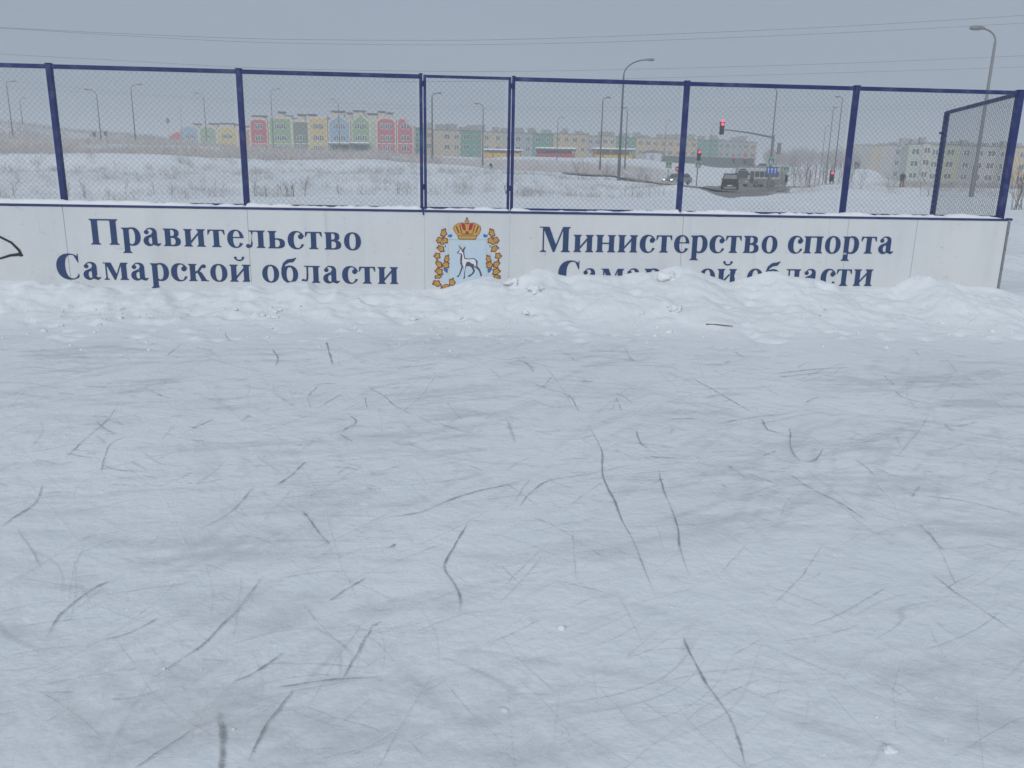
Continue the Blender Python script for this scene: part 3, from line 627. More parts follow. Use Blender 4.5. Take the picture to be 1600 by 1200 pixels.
# lean the panel with its rails: remap height linearly between the two rails
mb = chain_link(MB(), A_, B_, 0.0, MH-0.06)
V = np.array(mb.v); s = ((V[:, :2]-A_)@dd)/Ln; lo = zbA-0.02+(zb_-zbA+0.02)*s; hi = ztA+(zt_-ztA)*s
V[:, 2] = lo+(hi-lo)*V[:, 2]/(MH-0.06); mb.v = [tuple(q) for q in V]
o = mb.build('chain_link', 'galvanised', fence); o['kind'] = 'stuff'
MB().bbox(B_[0]-0.075, B_[0]-0.03, B_[1]-0.012, B_[1]+0.012, zt_-0.30, zt_-0.27, 0.003).build('latch', 'blue_paint', fence)

# gate: leaf of board and mesh in a blue frame, hung between the two narrow posts
gate = thing('rink_gate', (G0, FENCE_Y, 0), 'narrow gate in the rink boards bearing the painted crest', 'gate')
ga0, ga1 = G0+0.009, G1-0.009
for x in (ga0+0.0155, ga1-0.0155): MB().bbox(x-0.0155, x+0.0155, FENCE_Y-0.016, FENCE_Y+0.016, BT+0.0, MT-0.005, 0.003).build('stile', 'blue_paint', gate)
MB().bbox(ga0+0.0315, ga1-0.0315, FENCE_Y-0.016, FENCE_Y+0.016, MT-0.036, MT-0.006, 0.003).build('top_rail', 'blue_paint', gate)
MB().bbox(ga0+0.0315, ga1-0.0315, FENCE_Y-0.014, FENCE_Y+0.014, BT+0.004, BT+0.026, 0.003).build('bottom_rail', 'blue_paint', gate)
o = chain_link(MB(), (ga0+0.03, FENCE_Y+0.003), (ga1-0.03, FENCE_Y+0.003), BT+0.03, MT-0.02).build('chain_link', 'galvanised', gate); o['kind'] = 'stuff'
gp = MB().bbox(G0+0.016, G1-0.010, YB+0.002, YB+0.021, -0.05, BT-0.03, 0.002).build('board_panel', 'board_white', gate)
MB().bbox(G0+0.014, G1-0.008, YB-0.012, YB+0.03, BT-0.024, BT-0.002, 0.004).build('cap_rail', 'cap_blue', gate)
MB().bbox(G0+0.014, G1-0.008, YB+0.0305, FENCE_Y+0.05, BT-0.03, BT-0.006, 0.003).build('ledge', 'blue_paint', gate)
for x in (G0, G1):
    for z in (BT+0.25, MT-0.10): MB().tube([(x, FENCE_Y-0.024, z-0.03), (x, FENCE_Y-0.024, z+0.03)], 0.013, 8).build('hinge', 'blue_paint', gate)
MB().bbox(G0-0.006, G0+0.012, YB-0.02, YB+0.06, BT-0.06, BT+0.03, 0.003).build('latch', 'cap_blue', gate)

# snow lying along the ledge, broken here and there
def cap_snow(xa, xb, seed):
    xs = np.arange(xa, xb, 0.012); s = np.linspace(0, 1, 9)
    hgt = 0.040*np.clip(0.72+1.3*fbm(xs, 0*xs+seed, 0.55, 3, seed)+0.5*fbm(xs, 0*xs, 0.08, 2, seed+3), 0.08, 1.3)
    end = np.minimum(1, np.minimum((xs-xa)/0.03, (xb-xs)/0.03)).clip(0.02, 1)
    Xs = np.repeat(xs[:, None], 9, 1); back = FENCE_Y+0.004+0.05*fbm(xs, 0*xs+9, 0.35, 3, seed+5)
    Ys = YB+0.004+0.004*fbm(xs, 0*xs+2, 0.1, 2, seed+8)[:, None]+(back-YB-0.004)[:, None]*s
    prof = np.sin(np.pi*np.clip(s, 0, 1))**0.45
    Zs = BT-0.004+(hgt*end)[:, None]*prof+0.004*fbm(Xs, Ys, 0.05, 2, seed+11)*prof
    o = grid_mesh('ledge_snow', Xs, Ys, Zs, 'clean_snow'); o['kind'] = 'stuff'; o['label'] = 'thin strip of snow lying on the ledge of the boards'; o['category'] = 'snow'
for k, (a, b) in enumerate([(SEAMS_L[0], PX0+2.0), (PX0+2.0, G0-0.01), (G0+0.02, G1-0.012), (G1, G1+2), (G1+2.0, G1+3.2), (G1+3.2, CORN-0.04)]): cap_snow(a, b, 40+7*k)

# ------------------------------------------------------------------ lettering: serif capitals and small letters built as filled outlines
XH = 0.69
class G:                                  # signed fields: negative inside
    def __init__(s, w):
        s.w = w; s.x0, s.x1, s.y0, s.y1 = -0.12, w+0.12, -0.40, 1.12
        k = 0.0125; s.k = k
        s.X, s.Y = np.meshgrid(np.arange(s.x0, s.x1+k, k), np.arange(s.y0, s.y1+k, k)); s.F = np.full(s.X.shape, 9.0)
    def rect(s, x0, x1, y0, y1): return np.maximum(np.abs(s.X-(x0+x1)/2)-(x1-x0)/2, np.abs(s.Y-(y0+y1)/2)-(y1-y0)/2)
    def ell(s, cx, cy, a, b): return (np.sqrt(((s.X-cx)/a)**2+((s.Y-cy)/b)**2)-1)*min(a, b)
    def sup(s, cx, cy, a, b, n=2.4): return ((np.abs((s.X-cx)/a)**n+np.abs((s.Y-cy)/b)**n)**(1/n)-1)*min(a, b)
    def poly(s, pts):
        P = np.array(pts, float); d = np.full(s.X.shape, 9e9); ins = np.zeros(s.X.shape, bool); n = len(P)
        for i in range(n):
            a, b = P[i], P[(i+1) % n]; e = b-a; wx, wy = s.X-a[0], s.Y-a[1]; t = np.clip((wx*e[0]+wy*e[1])/(e@e+1e-12), 0, 1)
            d = np.minimum(d, (wx-e[0]*t)**2+(wy-e[1]*t)**2)
            c = ((a[1] > s.Y) != (b[1] > s.Y)) & (s.X < (b[0]-a[0])*(s.Y-a[1])/(b[1]-a[1]+1e-12)+a[0]); ins ^= c
        return np.where(ins, -1, 1)*np.sqrt(d)
    def stroke(s, pts, ws):
        f = np.full(s.X.shape, 9.0)
        for i in range(len(pts)-1):
            a, b = np.array(pts[i]), np.array(pts[i+1]); e = b-a; t = np.clip(((s.X-a[0])*e[0]+(s.Y-a[1])*e[1])/(e@e+1e-12), 0, 1)
            f = np.minimum(f, np.hypot(s.X-a[0]-e[0]*t, s.Y-a[1]-e[1]*t)-(ws[i]+(ws[i+1]-ws[i])*t))
        return f
    def add(s, *fs):
        for f in fs: s.F = np.minimum(s.F, f)
        return s
    def cut(s, f): s.F = np.maximum(s.F, -f); return s
    def stem(s, xc, w, y0, y1, top='both', bot='both', sw=0.075):
        s.add(s.rect(xc-w/2, xc+w/2, y0, y1)); h = 0.036
        for side, y, up in ((bot, y0, 1), (top, y1, -1)):
            if not side: continue
            l = xc-w/2-(sw if side in ('both', 'left') else 0); r = xc+w/2+(sw if side in ('both', 'right') else 0)
            s.add(s.rect(l, r, min(y, y+up*h), max(y, y+up*h)))
            s.add(s.poly([(l+0.02, y+up*h*0.8), (r-0.02, y+up*h*0.8), (xc+w/2, y+up*(h+0.05)), (xc-w/2, y+up*(h+0.05))]))
        return s
SW = 0.205; TH = 0.046
def arc(cx, cy, a, b, t0, t1, n=14): return [(cx+a*math.cos(math.radians(t0+(t1-t0)*i/n)), cy+b*math.sin(math.radians(t0+(t1-t0)*i/n))) for i in range(n+1)]
def ring(g, cx, cy, a, b, ia, ib, dx=0.0): return np.maximum(g.sup(cx, cy, a, b, 2.15), -g.sup(cx+dx, cy, ia, ib, 2.3))
def glyph(ch):
    if ch == 'П':
        g = G(1.13); g.stem(0.225, SW+.02, 0, 1); g.stem(0.905, SW+.02, 0, 1); return g.add(g.rect(0.2, 0.93, 1-0.055, 1))
    if ch == 'п':
        g = G(0.83); g.stem(0.18, SW, 0, XH, sw=.06); g.stem(0.65, SW, 0, XH, sw=.06); return g.add(g.rect(0.1, 0.7, XH-0.05, XH))
    if ch == 'н':
        g = G(0.83); g.stem(0.18, SW, 0, XH, sw=.06); g.stem(0.65, SW, 0, XH, sw=.06); return g.add(g.rect(0.1, 0.7, XH/2-0.012, XH/2+0.04))
    if ch in 'ий':
        g = G(0.84); g.stem(0.18, SW, 0, XH, sw=.06); g.stem(0.66, SW, 0, XH, sw=.06); g.add(g.stroke([(0.24, 0.13), (0.60, XH-0.13)], [0.034, 0.034]))
        if ch == 'й':
            g.add(g.stroke(arc(0.42, 0.975, 0.155, 0.115, 180, 360, 12), [0.030]*13)); g.add(g.ell(0.275, 0.965, 0.055, 0.05), g.ell(0.565, 0.965, 0.055, 0.05))
        return g
    if ch == 'т':
        g = G(0.68); g.stem(0.34, SW, 0, XH, top=None, sw=.075); g.add(g.rect(0.03, 0.65, XH-0.05, XH))
        return g.add(g.poly([(0.03, XH), (0.10, XH), (0.12, XH-0.05), (0.045, XH-0.20), (0.015, XH-0.20)]), g.poly([(0.65, XH), (0.58, XH), (0.56, XH-0.05), (0.635, XH-0.20), (0.665, XH-0.20)]))
    if ch == 'р':
        g = G(0.72); g.stem(0.18, SW, -0.305, XH, top='left', sw=.07); g.add(np.maximum(ring(g, 0.40, XH/2, 0.305, XH/2+0.018, 0.135, XH/2-0.045, -0.035), 0.19-g.X)); return g
    if ch == 'о':
        g = G(0.68); return g.add(ring(g, 0.34, XH/2, 0.325, XH/2+0.018, 0.125, XH/2-0.036))
    if ch in 'сС':
        b = XH if ch == 'с' else 1.0; k = 1.0 if ch == 'с' else 1.52; w = 0.60*k; cx = 0.335*k
        g = G(w); g.add(ring(g, cx, b/2, 0.325*k, b/2+0.02, 0.150*k if ch == 'с' else 0.25, b/2-0.034, 0.055*k))
        if ch == 'с':
            g.cut(g.poly([(cx+0.10, b*0.66), (cx+0.5, b*0.72), (cx+0.5, b*0.22), (cx+0.20, b*0.27), (cx+0.05, b*0.45)]))
            g.add(g.ell(0.505, b*0.70, 0.098, 0.098))
        else:
            g.cut(g.poly([(cx+0.22, b*0.70), (cx+0.9, b*0.66), (cx+0.9, b*0.22), (cx+0.36, b*0.22), (cx+0.22, b*0.45)]))
            g.cut(g.rect(0.835, 1.2, -0.1, 0.30)) ; g.cut(g.rect(0.845, 1.2, 0.5, 1.2)); g.add(g.rect(0.82, 0.855, 0.66, 1.015)); g.add(g.poly([(0.70, 0.93), (0.83, 0.66), (0.85, 0.66), (0.85, 0.93)]))
        return g
    if ch == 'е':
        g = G(0.62); g.add(ring(g, 0.325, XH/2, 0.31, XH/2+0.018, 0.130, XH/2-0.034, 0.035)); g.add(g.rect(0.12, 0.60, 0.375, 0.42))
        g.cut(g.poly([(0.32, 0.372), (0.9, 0.372), (0.9, 0.17), (0.55, 0.17), (0.44, 0.22)])); return g
    if ch == 'а':
        g = G(0.70); g.add(g.rect(0.345, 0.345+SW*0.95, 0.08, 0.52))
        g.add(np.maximum(np.maximum(g.sup(0.325, 0.49, 0.215, 0.215), -g.sup(0.27, 0.48, 0.115, 0.175)), 0.45-g.Y)); g.add(g.ell(0.155, 0.53, 0.088, 0.082))
        bowl = np.maximum(g.ell(0.24, 0.19, 0.215, 0.205), -g.ell(0.30, 0.20, 0.085, 0.135)); g.add(np.maximum(bowl, g.X-0.40))
        g.add(g.stroke([(0.20, 0.365), (0.36, 0.44)], [0.028, 0.024])); g.add(g.stroke([(0.46, 0.09), (0.56, 0.035), (0.66, 0.085)], [0.075, 0.05, 0.018])); return g
    if ch == 'в':
        g = G(0.70); g.stem(0.18, SW, 0, XH, sw=.06, top='left', bot='left')
        up = np.maximum(np.maximum(g.sup(0.34, 0.515, 0.255, 0.176, 2.6), -g.sup(0.315, 0.520, 0.105, 0.120, 2.6)), 0.2-g.X)
        dn = np.maximum(np.maximum(g.sup(0.36, 0.186, 0.295, 0.188, 2.6), -g.sup(0.335, 0.190, 0.125, 0.136, 2.6)), 0.2-g.X); return g.add(up, dn)
    if ch == 'ь':
        g = G(0.70); g.stem(0.18, SW, 0, XH, sw=.065, bot='left'); return g.add(np.maximum(np.maximum(g.sup(0.36, 0.20, 0.295, 0.202, 2.5), -g.sup(0.335, 0.20, 0.125, 0.148, 2.5)), 0.2-g.X))
    if ch == 'л':
        g = G(0.80); g.stem(0.60, SW, 0, XH, sw=.065); g.add(g.rect(0.20, 0.62, XH-0.05, XH)); g.add(g.rect(0.15, 0.3, XH-0.036, XH))
        g.add(g.stroke([(0.275, XH-0.04), (0.275, 0.40), (0.262, 0.18), (0.215, 0.055), (0.14, 0.03)], [0.034, 0.034, 0.036, 0.038, 0.03])); return g.add(g.ell(0.115, 0.075, 0.085, 0.080))
    if ch == 'м':
        g = G(0.98); g.stem(0.14, TH+0.01, 0, XH, top=None, sw=.07); g.stem(0.80, SW, 0, XH, top='right', sw=.06); g.add(g.rect(0.03, 0.2, XH-0.036, XH))
        return g.add(g.poly([(0.115, XH), (0.33, XH), (0.53, 0.20), (0.47, 0.0), (0.42, 0.0)]), g.poly([(0.42, 0.0), (0.475, 0.0), (0.74, XH), (0.69, XH)]))
    if ch == 'М':
        g = G(1.32); g.stem(0.19, 0.055, 0, 1, top=None, sw=.10); g.add(g.rect(0.03, 0.25, 1-0.036, 1)); g.stem(1.08, SW+.02, 0, 1, top='right', sw=.075)
        return g.add(g.poly([(0.165, 1), (0.42, 1), (0.70, 0.28), (0.63, 0.0), (0.575, 0.0)]), g.poly([(0.575, 0.0), (0.645, 0.0), (1.02, 1), (0.96, 1)]))
    if ch == 'к':
        g = G(0.78); g.stem(0.18, SW, 0, XH, sw=.06); g.add(g.stroke([(0.26, 0.33), (0.40, 0.40), (0.50, 0.55), (0.58, 0.62)], [0.036, 0.040, 0.045, 0.05])); g.add(g.ell(0.615, 0.60, 0.08, 0.078))
        g.add(g.poly([(0.33, 0.41), (0.52, 0.36), (0.70, 0.036), (0.49, 0.036)]), g.rect(0.47, 0.78, 0, 0.036)); return g
    if ch == 'б':
        g = G(0.70); g.add(ring(g, 0.345, XH/2-0.01, 0.32, XH/2+0.01, 0.125, XH/2-0.06))
        g.add(g.stroke([(0.055, 0.34), (0.07, 0.55), (0.15, 0.76), (0.30, 0.87), (0.47, 0.895), (0.60, 0.99)], [0.04, 0.045, 0.055, 0.07, 0.07, 0.02])); return g
    raise KeyError(ch)
def marching(F, x0, y0, k):
    """filled polygons of F < 0"""
    ny, nx = F.shape; V = []; Fc = []; ins = F < 0
    full = ins[:-1, :-1] & ins[:-1, 1:] & ins[1:, :-1] & ins[1:, 1:]; some = (ins[:-1, :-1] | ins[:-1, 1:] | ins[1:, :-1] | ins[1:, 1:]) & ~full
    for j in range(ny-1):
        row = full[j]; i = 0
        while i < nx-1:
            if row[i]:
                e = i
                while e < nx-1 and row[e]: e += 1
                n = len(V); V += [(x0+i*k, y0+j*k), (x0+e*k, y0+j*k), (x0+e*k, y0+(j+1)*k), (x0+i*k, y0+(j+1)*k)]; Fc.append((n, n+1, n+2, n+3)); i = e
            else: i += 1
    for j, i in zip(*np.nonzero(some)):
        c = [(i, j), (i+1, j), (i+1, j+1), (i, j+1)]; pol = []
        for a, b in zip(c, c[1:]+c[:1]):
            fa, fb = F[a[1], a[0]], F[b[1], b[0]]
            if fa < 0: pol.append((x0+a[0]*k, y0+a[1]*k))
            if (fa < 0) != (fb < 0):
                t = fa/(fa-fb); pol.append((x0+(a[0]+(b[0]-a[0])*t)*k, y0+(a[1]+(b[1]-a[1])*t)*k))
        if len(pol) >= 3: n = len(V); V += pol; Fc.append(tuple(range(n, n+len(pol))))
    return V, Fc
def bp(px, py): P = at(px, py, YB); return P[0], P[2]
CHIPS = [(*bp(1066, 374), 0.016, 0.03), (*bp(1316, 378), 0.010, 0.07), (*bp(1320, 396), 0.02, 0.012), (*bp(394, 372), 0.005, 0.06), (*bp(124, 424), 0.03, 0.035), (*bp(1326, 360), 0.012, 0.008), (*bp(392, 440), 0.012, 0.01), (*bp(152, 431), 0.008, 0.006), (*bp(1148, 430), 0.004, 0.03), (*bp(1140, 428), 0.012, 0.006)]
def write(word, pxl, pyl, pxr, pyr, capz):
    """a word from its left to its right end along the baseline; capz: cap height in metres"""
    xl, zl = bp(pxl, pyl); xr, zr = bp(pxr, pyr); gap = 0.055
    adv = []; x = 0
    for ch in word:
        if ch == ' ': x += 0.36; adv.append(None); continue
        adv.append(x); x += glyph(ch).w+gap
    tot = x-gap; sx = (xr-xl)/tot; mb = MB()
    for ch, ax in zip(word, adv):
        if ax is None: continue
        g = glyph(ch); wx = xl+(g.X+ax)*sx; wz = zl+(zr-zl)*(ax/tot)+g.Y*capz
        for (cx, cz_, rx, rz) in CHIPS:
            if abs(cx-(xl+(ax+g.w/2)*sx)) < g.w*sx:
                nz = fbm(wx, wz, 0.012, 3, 5)
                g.cut((np.sqrt(((wx-cx)/rx)**2+((wz-cz_)/rz)**2)-1-0.9*nz)*0.3)
        V, F = marching(g.F, g.x0+ax, g.y0, g.k)
        zb0 = zl+(zr-zl)*(ax/tot)
        mb.add([(xl+vx*sx, YB-0.0032, zb0+vy*capz) for vx, vy in V], F)
    return mb.build('lettering', 'letter_blue', fence)
write('Правительство', 141, 382.0, 565, 391.0, 0.283)
write('Самарской области', 90, 436.0, 623, 444.0, 0.283)
write('Министерство спорта', 841, 393.5, 1396, 396.3, 0.290)
write('Самарской области', 871, 446.0, 1362, 446.6, 0.290)
# black spray-paint mark at the far left
gm = G(1.0)
def spx(*pts): return [bp(*q) for q in pts]
mb = MB()
for pts, wd in (([(-30,355),(0,370),(18,379),(30,391),(34,400)], [.010,.012,.013,.015,.018]), ([(-30,412),(0,404),(16,399),(34,397)], [.009,.010,.013,.018])):
    Q = spx(*pts); 
    for (a, b), (wa, wb) in zip(zip(Q[:-1], Q[1:]), zip(wd[:-1], wd[1:])):
        d = np.array(b)-np.array(a); d /= np.linalg.norm(d); nn = np.array([-d[1], d[0]]); a = np.array(a)-d*0.004; b = np.array(b)+d*0.004
        mb.add([(*[(a+nn*wa)[0]], YB-0.003, (a+nn*wa)[1]), ((a-nn*wa)[0], YB-0.003, (a-nn*wa)[1]), ((b-nn*wb)[0], YB-0.003, (b-nn*wb)[1]), ((b+nn*wb)[0], YB-0.003, (b+nn*wb)[1])], [(0, 1, 2, 3)])
    # coplanar overlaps at the joints are avoided by stepping each stroke forward
    for q in range(0, len(mb.v)): pass
for i, f in enumerate(mb.f):
    for v_ in f: mb.v[v_] = (mb.v[v_][0], mb.v[v_][1]-0.0004*i, mb.v[v_][2])
mb.build('graffiti_mark', 'graffiti', fence, label='black spray painted arrow-like stroke')

# ------------------------------------------------------------------ crest on the gate (traced in coordinates of a 1600 x 1200 enlargement of it)
def ez(x, y): return bp(640+x/8.0, 310+y/8.0)
_lay = [0]
def flat(pts, m, layer, parent, name, **kw):
    q = [ez(*p_) for p_ in pts]; y = YB-0.0012-0.0011*layer
    cx = np.mean([a for a, b in q]); cz_ = np.mean([b for a, b in q])
    bm = bmesh.new(); vs = [bm.verts.new((a, y, b)) for a, b in q]; bm.faces.new(vs); bm.normal_update(); bmesh.ops.triangulate(bm, faces=bm.faces[:])
    return MB().bm(bm).build(name, m, parent, **kw)
emb = flat([(490,518),(962,518),(962,1090),(930,1130),(780,1150),(726,1175),(672,1150),(522,1130),(490,1090)], 'shield_edge', 0, gate, 'crest', label='coat of arms with crown, leaf wreath and white goat on blue shield')
flat([(500,526),(952,526),(952,1086),(922,1120),(776,1140),(726,1165),(676,1140),(530,1120),(500,1086)], 'shield_blue', 1, emb, 'shield')
for sgn, c0 in ((1, 0), (-1, 1440)):
    mir = (lambda x: x) if sgn == 1 else (lambda x: 1452-x)
    flat([(mir(a), b) for a, b in [(475,440),(545,432),(600,480),(600,515),(500,512)]], 'shield_blue', 0.1, emb, 'ribbon')
    flat([(mir(a), b) for a, b in [(470,452),(500,458),(515,440),(535,462),(522,488),(490,486)]], 'ribbon_blue', 1, emb, 'bow')
    flat([(mir(a), b) for a, b in [(440,590),(475,600),(482,690),(440,710),(432,660)]], 'shield_blue', 0.1, emb, 'ribbon')
    flat([(mir(a), b) for a, b in [(440,582),(455,584),(452,612),(440,610)]], 'ribbon_blue', 1, emb, 'ribbon_fold')
    flat([(mir(a), b) for a, b in [(395,720),(440,712),(430,760),(405,800),(388,770)]], 'shield_blue', 0.1, emb, 'ribbon')
    flat([(mir(a), b) for a, b in [(418,872),(480,880),(474,930),(452,925),(430,900)]], 'ribbon_blue', 1, emb, 'ribbon_fold')
    flat([(mir(a), b) for a, b in [(430,945),(488,940),(488,1040),(420,1056),(372,1015)]], 'shield_blue', 0.1, emb, 'ribbon')
    for (cx, cy, a, b, rot) in [(425,432,38,56,12),(372,520,44,36,-40),(440,525,44,36,40),(408,550,30,32,0),(390,628,54,36,35),(345,718,42,40,30),(466,755,32,50,15),(366,822,36,56,-35),(455,832,44,46,40),(370,915,54,42,35),(356,978,46,26,-8),(340,1062,56,38,15)]+([(445,1100,62,24,-14),(532,1048,40,52,0)] if sgn == 1 else [(365,985,48,18,25)]):
        def leafp(sc):
            o = []
            for i in range(26):
                t = 2*math.pi*i/26; r = sc*(1+0.16*math.cos(5*t)+0.05*math.sin(3*t)); x = a*r*math.cos(t); y = b*r*math.sin(t); R_ = math.radians(rot)
                o.append((mir(cx+x*math.cos(R_)-y*math.sin(R_)), cy+x*math.sin(R_)+y*math.cos(R_)))
            return o
        lf = flat(leafp(1.0), 'leaf_brown', 2+0.05*(cx % 7), emb, 'leaf')
        mb = MB(); q = [ez(*p_) for p_ in leafp(0.66)]; y = YB-0.0012-0.0011*3-0.0001*(cx % 5)
        bm = bmesh.new(); bm.faces.new([bm.verts.new((u_, y, v_)) for u_, v_ in q]); bm.normal_update(); bmesh.ops.triangulate(bm, faces=bm.faces[:]); o = mb.bm(bm).build('leaf', 'gold', emb)
        R_ = math.radians(rot); ax_ = (a, 0, 0, 7) if a > b else (0, b, 7, 0)
        vq = [(mir(cx+x*math.cos(R_)-y*math.sin(R_)), cy+x*math.sin(R_)+y*math.cos(R_)) for x, y in ((-ax_[0]*.6-ax_[2]*.3, -ax_[1]*.6-ax_[3]*.3), (ax_[0]*.5, ax_[1]*.5), (-ax_[0]*.6+ax_[2]*.7, -ax_[1]*.6+ax_[3]*.7))]
        flat(vq, 'leaf_brown', 4.0, emb, 'leaf_vein')
cr_out = [(610,470),(572,432),(544,388),(554,345),(600,312),(650,302),(690,312),(716,322),(745,312),(790,302),(845,318),(886,350),(894,388),(876,432),(842,470)]
flat(cr_out, 'leaf_brown', 2, emb, 'crown')
def inset(pts, f, c=(718, 395)): return [(c[0]+(x-c[0])*f, c[1]+(y-c[1])*f) for x, y in pts]
flat(inset(cr_out, 0.955), 'gold', 3, emb, 'crown')
for pts in ([(642,312),(676,310),(694,330),(704,396),(686,400),(664,388)], [(798,312),(764,310),(746,330),(736,396),(754,400),(776,388)]): flat(pts, 'crown_red', 4, emb, 'crown_lining')
for pts in ([(575,350),(590,345),(625,430),(612,436)], [(620,330),(632,326),(656,430),(645,434)], [(866,350),(852,345),(818,430),(830,436)], [(822,330),(810,326),(786,430),(796,434)], [(640,440),(800,440),(790,450),(650,450)], [(704,410),(734,410),(740,440),(698,440)]): flat(pts, 'leaf_brown', 4, emb, 'crown_line')
flat([(598,464),(846,464),(826,512),(614,512)], 'leaf_brown', 4.2, emb, 'crown_band'); flat([(606,472),(838,472),(820,504),(622,504)], 'gold', 5, emb, 'crown_band')
flat([(716+28*math.cos(t*math.pi/7), 292+24*math.sin(t*math.pi/7)) for t in range(14)], 'leaf_brown', 4.4, emb, 'orb'); flat([(716+20*math.cos(t*math.pi/7), 292+17*math.sin(t*math.pi/7)) for t in range(14)], 'gold', 5.2, emb, 'orb')
flat([(711,268),(711,256),(700,256),(700,247),(711,247),(711,234),(721,234),(721,247),(732,247),(732,256),(721,256),(721,268)], 'leaf_brown', 5, emb, 'cross')
goat_out = [(600,690),(592,676),(622,648),(630,625),(612,588),(616,582),(640,612),(652,625),(664,640),(678,615),(700,600),(697,622),(682,648),(684,690),(694,745),(740,752),(800,745),(835,765),(852,790),(848,850),(878,880),(900,940),(908,968),(886,974),(868,912),(838,876),(812,860),(800,850),(818,905),(800,942),(755,978),(726,980),(732,966),(775,940),(794,905),(772,862),(740,845),(708,850),(698,880),(692,950),(694,992),(680,1008),(668,1004),(682,970),(678,900),(668,852),(654,900),(630,955),(612,984),(590,984),(592,972),(612,958),(632,905),(648,850),(632,815),(634,740),(640,700),(622,692)]
flat(goat_out, 'goat_dark', 2, emb, 'goat')
flat([(606,686),(626,655),(634,632),(648,640),(655,668),(668,672),(672,700),(686,757),(740,762),(798,756),(822,776),(832,806),(830,850),(812,846),(800,820),(770,810),(745,790),(712,795),(700,825),(690,880),(684,940),(676,860),(662,830),(655,790),(660,720),(654,690),(630,684)], 'goat_white', 3, emb, 'goat_highlight')
flat([(640,600),(648,574),(668,570),(690,584),(676,606),(664,628),(652,612)], 'shield_edge', 2.4, emb, 'horn')
# ------------------------------------------------------------------ buildings
paint('wall_red', (0.50, 0.085, 0.10)); paint('wall_green', (0.24, 0.38, 0.20)); paint('wall_yellow', (0.58, 0.44, 0.15)); paint('wall_blue', (0.25, 0.38, 0.50)); paint('wall_olive', (0.16, 0.19, 0.13))
paint('wall_orange', (0.44, 0.24, 0.13)); paint('wall_beige', (0.52, 0.43, 0.30)); paint('wall_tan', (0.54, 0.40, 0.22)); paint('wall_emerald', (0.08, 0.27, 0.17)); paint('wall_grey', (0.38, 0.375, 0.35)); paint('wall_bluegrey', (0.36, 0.37, 0.36))
paint('wall_pale', (0.50, 0.48, 0.45)); paint('wall_lime', (0.45, 0.46, 0.27)); paint('wall_mint', (0.42, 0.46, 0.37)); paint('pavilion_red', (0.42, 0.06, 0.09)); paint('pavilion_yellow', (0.62, 0.40, 0.07)); paint('shed_white', (0.55, 0.58, 0.62)); paint('fence_green', (0.10, 0.13, 0.12))

def window(parent, A, B, c0, c1, z0, z1, panes=3, bar=True):
    """a white framed window on the wall from A to B; c0, c1 are metres along it"""
    A = np.array(A[:2]); B = np.array(B[:2]); d = (B-A)/np.linalg.norm(B-A)
    P0, P1 = A+d*c0, A+d*c1; W0 = worldloc(parent)
    mid = np.array([*(P0+P1)/2, z0])
    f = MB().slab(P0, P1, z0, z1, 0.06, 0.05).build('window', 'window_white', parent, loc=mid)
    mb = MB(); wp = (c1-c0)/panes
    for k in range(panes):
        a, b = A+d*(c0+k*wp+0.10), A+d*(c0+(k+1)*wp-0.06)
        if bar and k % 2 == 0 and z1-z0 > 1.2:
            zc = z0+(z1-z0)*0.68; mb.slab(a, b, z0+0.10, zc-0.04, 0.02, 0.065); mb.slab(a, b, zc+0.04, z1-0.10, 0.02, 0.065)
        else: mb.slab(a, b, z0+0.10, z1-0.10, 0.02, 0.065)
    mb.build('pane', 'glass_dark', f); return f

def gable(mb, A, B, z0, zs, zt, shape, off, t):
    """a wall face with a shaped head: springing zs, top zt"""
    A = np.array(A[:2], float); B = np.array(B[:2], float); Ln = np.linalg.norm(B-A); d = (B-A)/Ln; n = np.array([-d[1], d[0]]); n = n if n[1] > 0 else -n
    pts = [(0, z0), (Ln, z0)]
    if shape == 'arch': pts += [(Ln*(0.5+0.5*math.cos(math.radians(a))), zs+(zt-zs)*math.sin(math.radians(a))**0.7) for a in range(0, 181, 12)]
    elif shape == 'ogee': pts += [(Ln, zs), (Ln*0.86, zs+(zt-zs)*0.30), (Ln*0.66, zs+(zt-zs)*0.55), (Ln*0.5, zt), (Ln*0.34, zs+(zt-zs)*0.55), (Ln*0.14, zs+(zt-zs)*0.30), (0, zs)]
    elif shape == 'wave': pts += [(Ln, zs-0.3), (Ln*0.8, zs), (Ln*0.62, zs+0.2), (Ln*0.45, zt-0.2), (Ln*0.25, zt), (Ln*0.08, zt-0.3), (0, zs)]
    elif shape == 'slant': pts += [(Ln, zt), (Ln*0.5, zs+(zt-zs)*0.75), (0, zs)]
    else: pts += [(Ln, zt), (0, zt)]
    m_ = len(pts); F0 = [(*(A+d*x-n*off), z) for x, z in pts]; F1 = [(*(A+d*x+n*(t-off)), z) for x, z in pts]
    return mb.add(F0+F1, [tuple(range(m_)), tuple(range(2*m_-1, m_-1, -1))]+[(i, i+m_, (i+1) % m_+m_, (i+1) % m_) for i in range(m_)])

